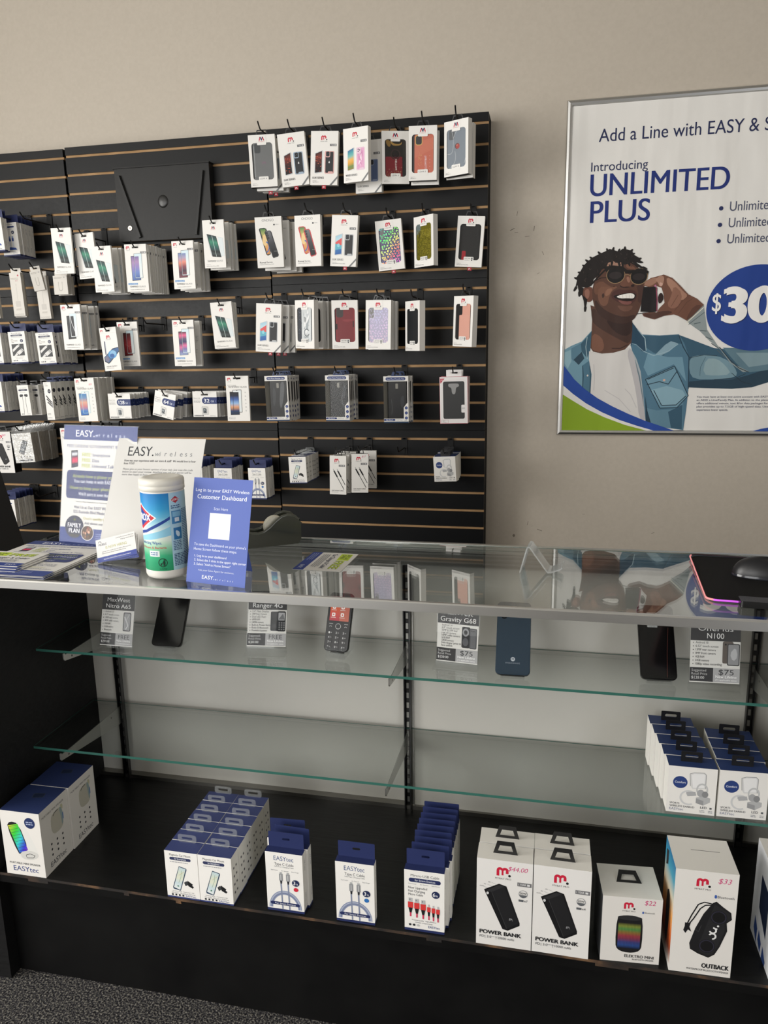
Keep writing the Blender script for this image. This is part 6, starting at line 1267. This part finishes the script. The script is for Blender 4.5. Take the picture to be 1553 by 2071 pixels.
A.arc(-9,138,7.6,9,0,360,'#14372a',22); A.ln([(-14.5,143.5),(-3.5,132.5)],1.3,'#14372a'); A.e(-6.4,132.5,1.3,1.3,'#14372a',8); A.p([(-8.6,134.5),(-4.4,134.5),(-4.2,139),(-5,145),(-6.2,145),(-6.4,140),(-7,145),(-8.2,145)],'#14372a'); A.p([(-13.6,139),(-10.6,139),(-11.2,143.6),(-13,143.6)],'#14372a'); A.t('Do Not Flush',-9,152,2.6,'#14372a',al='c',w=14)
A.r(10.8,0,66,155,'#a9ccdc'); A.p([(14,14),(24,7),(34,14),(24,21)],'#b02a34'); A.t('CLOROX',14.5,16,4.2,'#f0f0f0',w=19,b=1)
A.lines(14,27,22,2,4,2,'#33507a'); A.r(14,36,36,62,'#3f7fae'); A.r(16,38,34,48,'#7fb3cf'); A.r(20,50,30,58,'#d3dfe6'); A.r(38,36,56,62,'#8fb8cd'); A.r(16,70,34,94,'#2f73a8'); A.p([(20,74),(30,80),(28,90),(21,86)],'#c9dce8',1)
A.lines(14,98,20,6,3.4,1.8,'#46608a'); A.lines(37,36,28,34,3.4,1.7,'#46608a'); A.lines(14,124,44,8,3.2,1.8,'#33507a')
mb.build('body',root)
mb = MB(); mb.lathe([(.0425,.1775),(.0440,.178),(.0440,.186),(.0432,.187),(.0440,.188),(.0440,.196),(.0425,.2000),(.034,.2025),(.030,.2015),(.012,.2020),(0,.2020)],'#dfdcd2','plastic',48); mb.build('lid',root)
# tape dispenser
ang = math.atan2(-.065,-.096)
root = tag(empty('tape_dispenser',(-.566,1.645,TZ),(0,0,ang)),'dark olive desk tape dispenser with a white tape roll','tape dispenser')
up = [(0,.010),(-.001,.046),(.004,.057),(.014,.065),(.030,.069),(.044,.066),(.058,.056),(.072,.043),(.086,.034),(.100,.031),(.116,.033),(.134,.042),(.146,.050),(.152,.048),(.153,.010),(.148,.0),(.006,.0)]
mb = MB()
for y0,y1 in ((-.024,-.0165),(.0165,.024)): mb.prism(up,1,y0,y1,'#3b3e36','gloss')
low = [(0,.010),(0,.046),(.012,.060),(.026,.060),(.030,.030),(.045,.018),(.070,.018),(.085,.024),(.130,.030),(.146,.046),(.153,.010),(.148,0),(.006,0)]
mb.prism(low,1,-.0165,.0165,'#2a2d27','plastic')
rim = [Vector((s_,0,z)) for s_,z in up[1:14]]
for y in (-.0203,.0203): mb.tube([(p.x,y,p.z) for p in rim],.0042,'#4a4d44','gloss',8)
mb.build('body',root)
mb = MB(); n = 28; o = [(.056+.026*math.cos(2*math.pi*k/n),.040+.026*math.sin(2*math.pi*k/n)) for k in range(n)]; i_ = [(.056+.013*math.cos(2*math.pi*k/n),.040+.013*math.sin(2*math.pi*k/n)) for k in range(n)]; mb.ringprism(o,i_,1,-.0095,.0095,'#dedbcc','paper'); mb.build('tape_roll',root)
# card holder and cards
root = tag(empty('card_holder',(-.885,1.392,TZ),(0,0,R(4))),'clear acrylic business card holder in front of the white sign','card holder')
mb = MB(); Mx = Matrix.Rotation(-R(26),4,'X')
mb.box(-.046,.046,-.010,.034,0,.0025,'#fff','acrylic'); mb.box(-.046,.046,-.010,-.008,.0025,.022,'#fff','acrylic'); mb.box(-.046,.046,.014,.016,.0,.052,'#fff','acrylic',Mx)
for x in (-.046,.044): mb.prism([(-.008,.0025),(.016,.0025),(.030,.040),(.024,.040),(-.008,.022)],0,x,x+.002,'#fff','acrylic')
mb.build('tray',root)
for k in range(3):
    mb = MB(); Mc = Matrix.Translation((-.885,1.392,TZ)) @ Matrix.Rotation(R(4),4,'Z') @ Matrix.Translation((-.004+.001*k,.0030+.0016*k,.0115-.002*k)) @ Matrix.Rotation(-R(26),4,'X') @ Matrix.Rotation(-R(15-3*k),4,'Y')
    mb.box(-.0445,.0445,0,.0007,0,.051,'#e3e2e0','paper'); A = Art(mb, lambda u,v,o: (u/1000-.0445,-o,.051-v/1000), 'paper')
    A.r(0,40,89,51,'#46539a'); A.t('MOBILE',6,15,5,'#3a3f55',w=18,b=.6); A.arc(9,8,2.6,3.6,180,380,'#3a3f55',8); A.t('IS NOW HIRING',21,24,6,'#a9ab5c',w=48); A.t('Looking for someone who loves',46,6,2.6,'#55585f',w=40); A.t('helping others & fun!',56,11,2.6,'#55585f',w=30); A.t('Join our team of sales reps and make a difference in the',12,30,2.4,'#55585f',w=66); A.t('lives of people by providing great service',12,34,2.4,'#55585f',w=54); A.t('Scan the back of this card to learn more.',14,47,3.2,'#e6e9f4',w=62,b=.5)
    o = mb.build('business_card'); o.matrix_world = Mc; tag(o, ('front hiring business card with navy stripe in the acrylic holder','middle hiring business card, second in the acrylic holder','rear hiring business card, last in the acrylic holder')[k],'business card','business cards in the acrylic holder')
# flyers and coupons lying at the left end
def sheet(name, cx, cy, z, rot, w, h, draw, label, cat, group, th=.0009, col='#d8d6d1', curl=0):
    mb = MB(); nx = 8
    f = lambda x,y: curl*max(0,(x/w))**2
    for i in range(nx):
        a,b = -w/2+w*i/nx, -w/2+w*(i+1)/nx
        mb.face([(a,-h/2,th+f(a,0)),(b,-h/2,th+f(b,0)),(b,h/2,th+f(b,0)),(a,h/2,th+f(a,0))],col,'paper'); mb.face([(a,h/2,f(a,0)),(b,h/2,f(b,0)),(b,-h/2,f(b,0)),(a,-h/2,f(a,0))],'#d0cec9','paper')
        for s_ in (-1,1): mb.face([(a,s_*h/2,f(a,0)),(b,s_*h/2,f(b,0)),(b,s_*h/2,th+f(b,0)),(a,s_*h/2,th+f(a,0))],'#b9b7b3','paper')
    for s_ in (-1,1): x = s_*w/2; mb.face([(x,-h/2,f(x,0)),(x,h/2,f(x,0)),(x,h/2,th+f(x,0)),(x,-h/2,th+f(x,0))],'#b9b7b3','paper')
    A = Art(mb, lambda u,v,o: (u/1000-w/2,h/2-v/1000,th+f(u/1000-w/2,0)+.00004+o), 'paper', 3e-5); draw(A)
    o = mb.build(name); o.location = (cx,cy,z); o.rotation_euler = (0,0,R(rot)); return tag(o,label,cat,group)
G = 'lifeline flyers stacked on the counter'
for k,(dx,dy,rt) in enumerate(((.006,-.004,-1.2),(-.002,.003,.8),(.004,-.003,-.4),(0,0,0))):
    pass
def lifeline2(A):
    fn = A.fn; A.fn = lambda u,v,o: fn(u*214/216, v*266/279, o); lifeline(A); A.fn = fn
for k,(dx,dy,rt) in enumerate(((.006,-.002,-1.0),(-.002,.003,.7),(.004,-.001,-.5),(0,0,0))):
    sheet('flyer',-1.083+dx,1.3975+dy,TZ+.0002+k*.0014,rt,.214,.266,lifeline2 if k == 3 else (lambda A: A.r(0,232,214,266,'#3a4a88')),('bottom lifeline flyer','third lifeline flyer from the top','second lifeline flyer from the top','top lifeline flyer')[k]+' of the flat stack at the counter left end','flyer',G)
def coupon(A):
    A.r(0,82,140,105,'#2f4288'); A.p([(8,10),(58,8),(58,34),(8,36)],'#b9cf3a'); A.t('SPECIAL',12,20,8,'#26303a',w=40,b=1.2); A.t('OFFER',14,31,8,'#26303a',w=32,b=1.2); A.t('FREE',64,33,18,'#6f7d1e',w=60,b=2); A.t('FREE',63,32,18,'#b9cf3a',w=60,b=1.4)
    A.t('Car Charger & Cable!',12,53,10,'#2c3350',w=112,b=.8); A.lines(16,61,104,4,4.6,2,'#8a8c92'); A.t('EASY.',104,98,8,'#dfe4f2',w=26,b=.4); A.lines(12,90,60,3,4.6,1.8,'#9aa6d0')
G = 'coupon cards on the flyer stack'
for k,(dx,dy,rt) in enumerate(((.012,-.020,-1.5),(.006,-.010,-1),(0,0,0))):
    sheet('coupon_card',-1.133+dx,1.3545+dy,TZ+.0062+k*.0022,rt,.140,.092 if False else .105,coupon if k == 2 else (lambda A: A.r(0,82,140,105,'#2f4288')),('lowest','middle','top')[k]+' green and navy coupon card lying on the lifeline flyers','coupon',G,th=.0018)
sheet('coupon_card',(-.449),1.4805,TZ,-91.5,.138,.104,lambda A: (setattr(A,'fn',(lambda fn: lambda u,v,o: fn(u*138/140,v*104/105,o))(A.fn)),coupon(A))[1],'green and navy coupon card lying alone on the bare counter glass','coupon',None,th=.0005)
# empty acrylic easel on the counter
root = tag(empty('acrylic_phone_stand',(-.026,1.487,TZ),(0,0,R(-6))),'empty bent clear phone stand on the counter glass','phone stand')
mb = MB(); pr = [(-.013,.0012),(.000,.052),(.004,.053),(.040,.004),(.046,.0035),(.066,.012),(.068,.016)]
for (a,b),(c,d) in zip(pr,pr[1:]):
    n = Vector((d-b,-(c-a))).normalized()*.0013; w2 = .031 if a < 0 else .024
    for s_ in (1,-1): mb.face([(a+n.x*s_,-w2,b+n.y*s_),(c+n.x*s_,-w2,d+n.y*s_),(c+n.x*s_,w2,d+n.y*s_),(a+n.x*s_,w2,b+n.y*s_)],'#fff','acrylic_edge')
    for y in (-w2,w2): mb.face([(a+n.x,y,b+n.y),(a-n.x,y,b-n.y),(c-n.x,y,d-n.y),(c+n.x,y,d+n.y)],'#e4e6e6','acrylic_edge')
mb.build('easel',root)
# mouse pad with lit rim, its controller, mouse
pad = tag(empty('mouse_pad',(.4375,1.4849,TZ),(0,0,R(-4))),'black mouse pad with glowing pink rim at the counter right','mouse pad')
PX = rrect(-.140,-.155,.132,.142,.022,6)
mb = MB(); mb.prism(PX,2,.0005,.0038,'#131314','cloth_black'); mb.build('cloth',pad)
mb = MB(); n = len(PX); rows = []
wob = lambda x,y: .0022*math.sin(y*60)+.0012
for k in range(n+1):
    x,y = PX[k%n]; l = math.hypot(x,y); rows.append([(x*(1+.003/l)+.0019*math.cos(t*math.pi/3)*x/l, y*(1+.003/l)+.0019*math.cos(t*math.pi/3)*y/l, .0028+wob(x,y)*(1 if x < -.11 else .3)+.0019*math.sin(t*math.pi/3)) for t in range(6)])
def rimcol(i,j):
    x,y = PX[i%n]; return '#231a1d' if y > .135 else '#e08a8c' if x < -.13 else ('#c557d8' if y < 0 else '#e0848f')
fine = []
mb.grid(rows,rimcol,'led_rim',True); mb.build('light_rim',pad)
mb = MB(); mb.prism(rrect(-.092,-.180,-.015,-.151,.004),2,.0008,.0125,'#0e0e0f','plastic'); mb.build('controller',pad)
mb = MB(); mb.tube([(-.016,-.166,.006),(.01,-.172,.010),(.05,-.170,.006),(.12,-.164,.004)],.0022,'#1b1b1c','rubber',8); mb.build('cable',pad)
root = tag(empty('computer_mouse',(.424,1.497,TZ+.0042),(0,0,R(-10))),'black wireless computer mouse on the mouse pad','mouse')
def shell(ax,ay,az,col,mat,z0=0,sq=2.4):
    mb = MB(); rows = []
    for i in range(11):
        v = i/10*math.pi/2; rows.append([])
        for k in range(32):
            t = 2*math.pi*k/32; cx = abs(math.cos(t))**(2/sq)*(1 if math.cos(t)>0 else -1); sy = abs(math.sin(t))**(2/sq)*(1 if math.sin(t)>0 else -1); cv = math.cos(v)**(.75)
            rows[-1].append((ax*cx*cv*(1), ay*sy*cv*(.9+.1*cx), z0+az*math.sin(v)*(1-.16*cx)))
    mb.grid(rows,col,mat,True); return mb
shell(.064,.034,.034,'#141519','plastic').build('shell',root)
mb = shell(.0645,.0345,.019,'#23262e','gloss'); 
mb.build('side_grip',root).scale = (1,1.012,.95)
mb = MB(); mb.tube([(.020,-.004,.033),(.034,-.004,.0315),(.040,-.004,.028)],.0035,'#5a5c62','rubber',8); mb.build('scroll_wheel',root)
# dark monitor standing beyond the left end of the counter, seen from its side
P1 = at_y(0,951,1.90); P2 = at_y(49.8,1103,1.90); d = (P1-P2)/(P1.z-P2.z); F = lambda z: P2.x+d.x*(z-P2.z)
root = tag(empty('monitor',(F(.8)-.12,1.62,0)),'black slanted monitor cut by the left edge beyond the counter end','monitor')
def mpart(mb,n): o = mb.build(n,root); o.matrix_parent_inverse = Matrix.Translation(-root.location)
mb = MB(); mb.prism([(F(.80),.80),(F(1.26),1.26),(F(1.26)-.022,1.265),(F(.80)-.022,.805)],1,1.34,1.90,'#0b0b0c','plastic'); mpart(mb,'screen')
mb = MB(); mb.box(F(.8)-.16,F(.8)-.10,1.59,1.65,.02,1.0,'#0d0d0e','plastic'); mb.box(F(.8)-.12,F(1.0)-.015,1.59,1.65,.96,1.0,'#0d0d0e','plastic'); mpart(mb,'pole')
mb = MB(); mb.box(F(.8)-.27,F(.8)+.0,1.49,1.75,0,.02,'#0d0d0e','plastic'); mpart(mb,'foot')
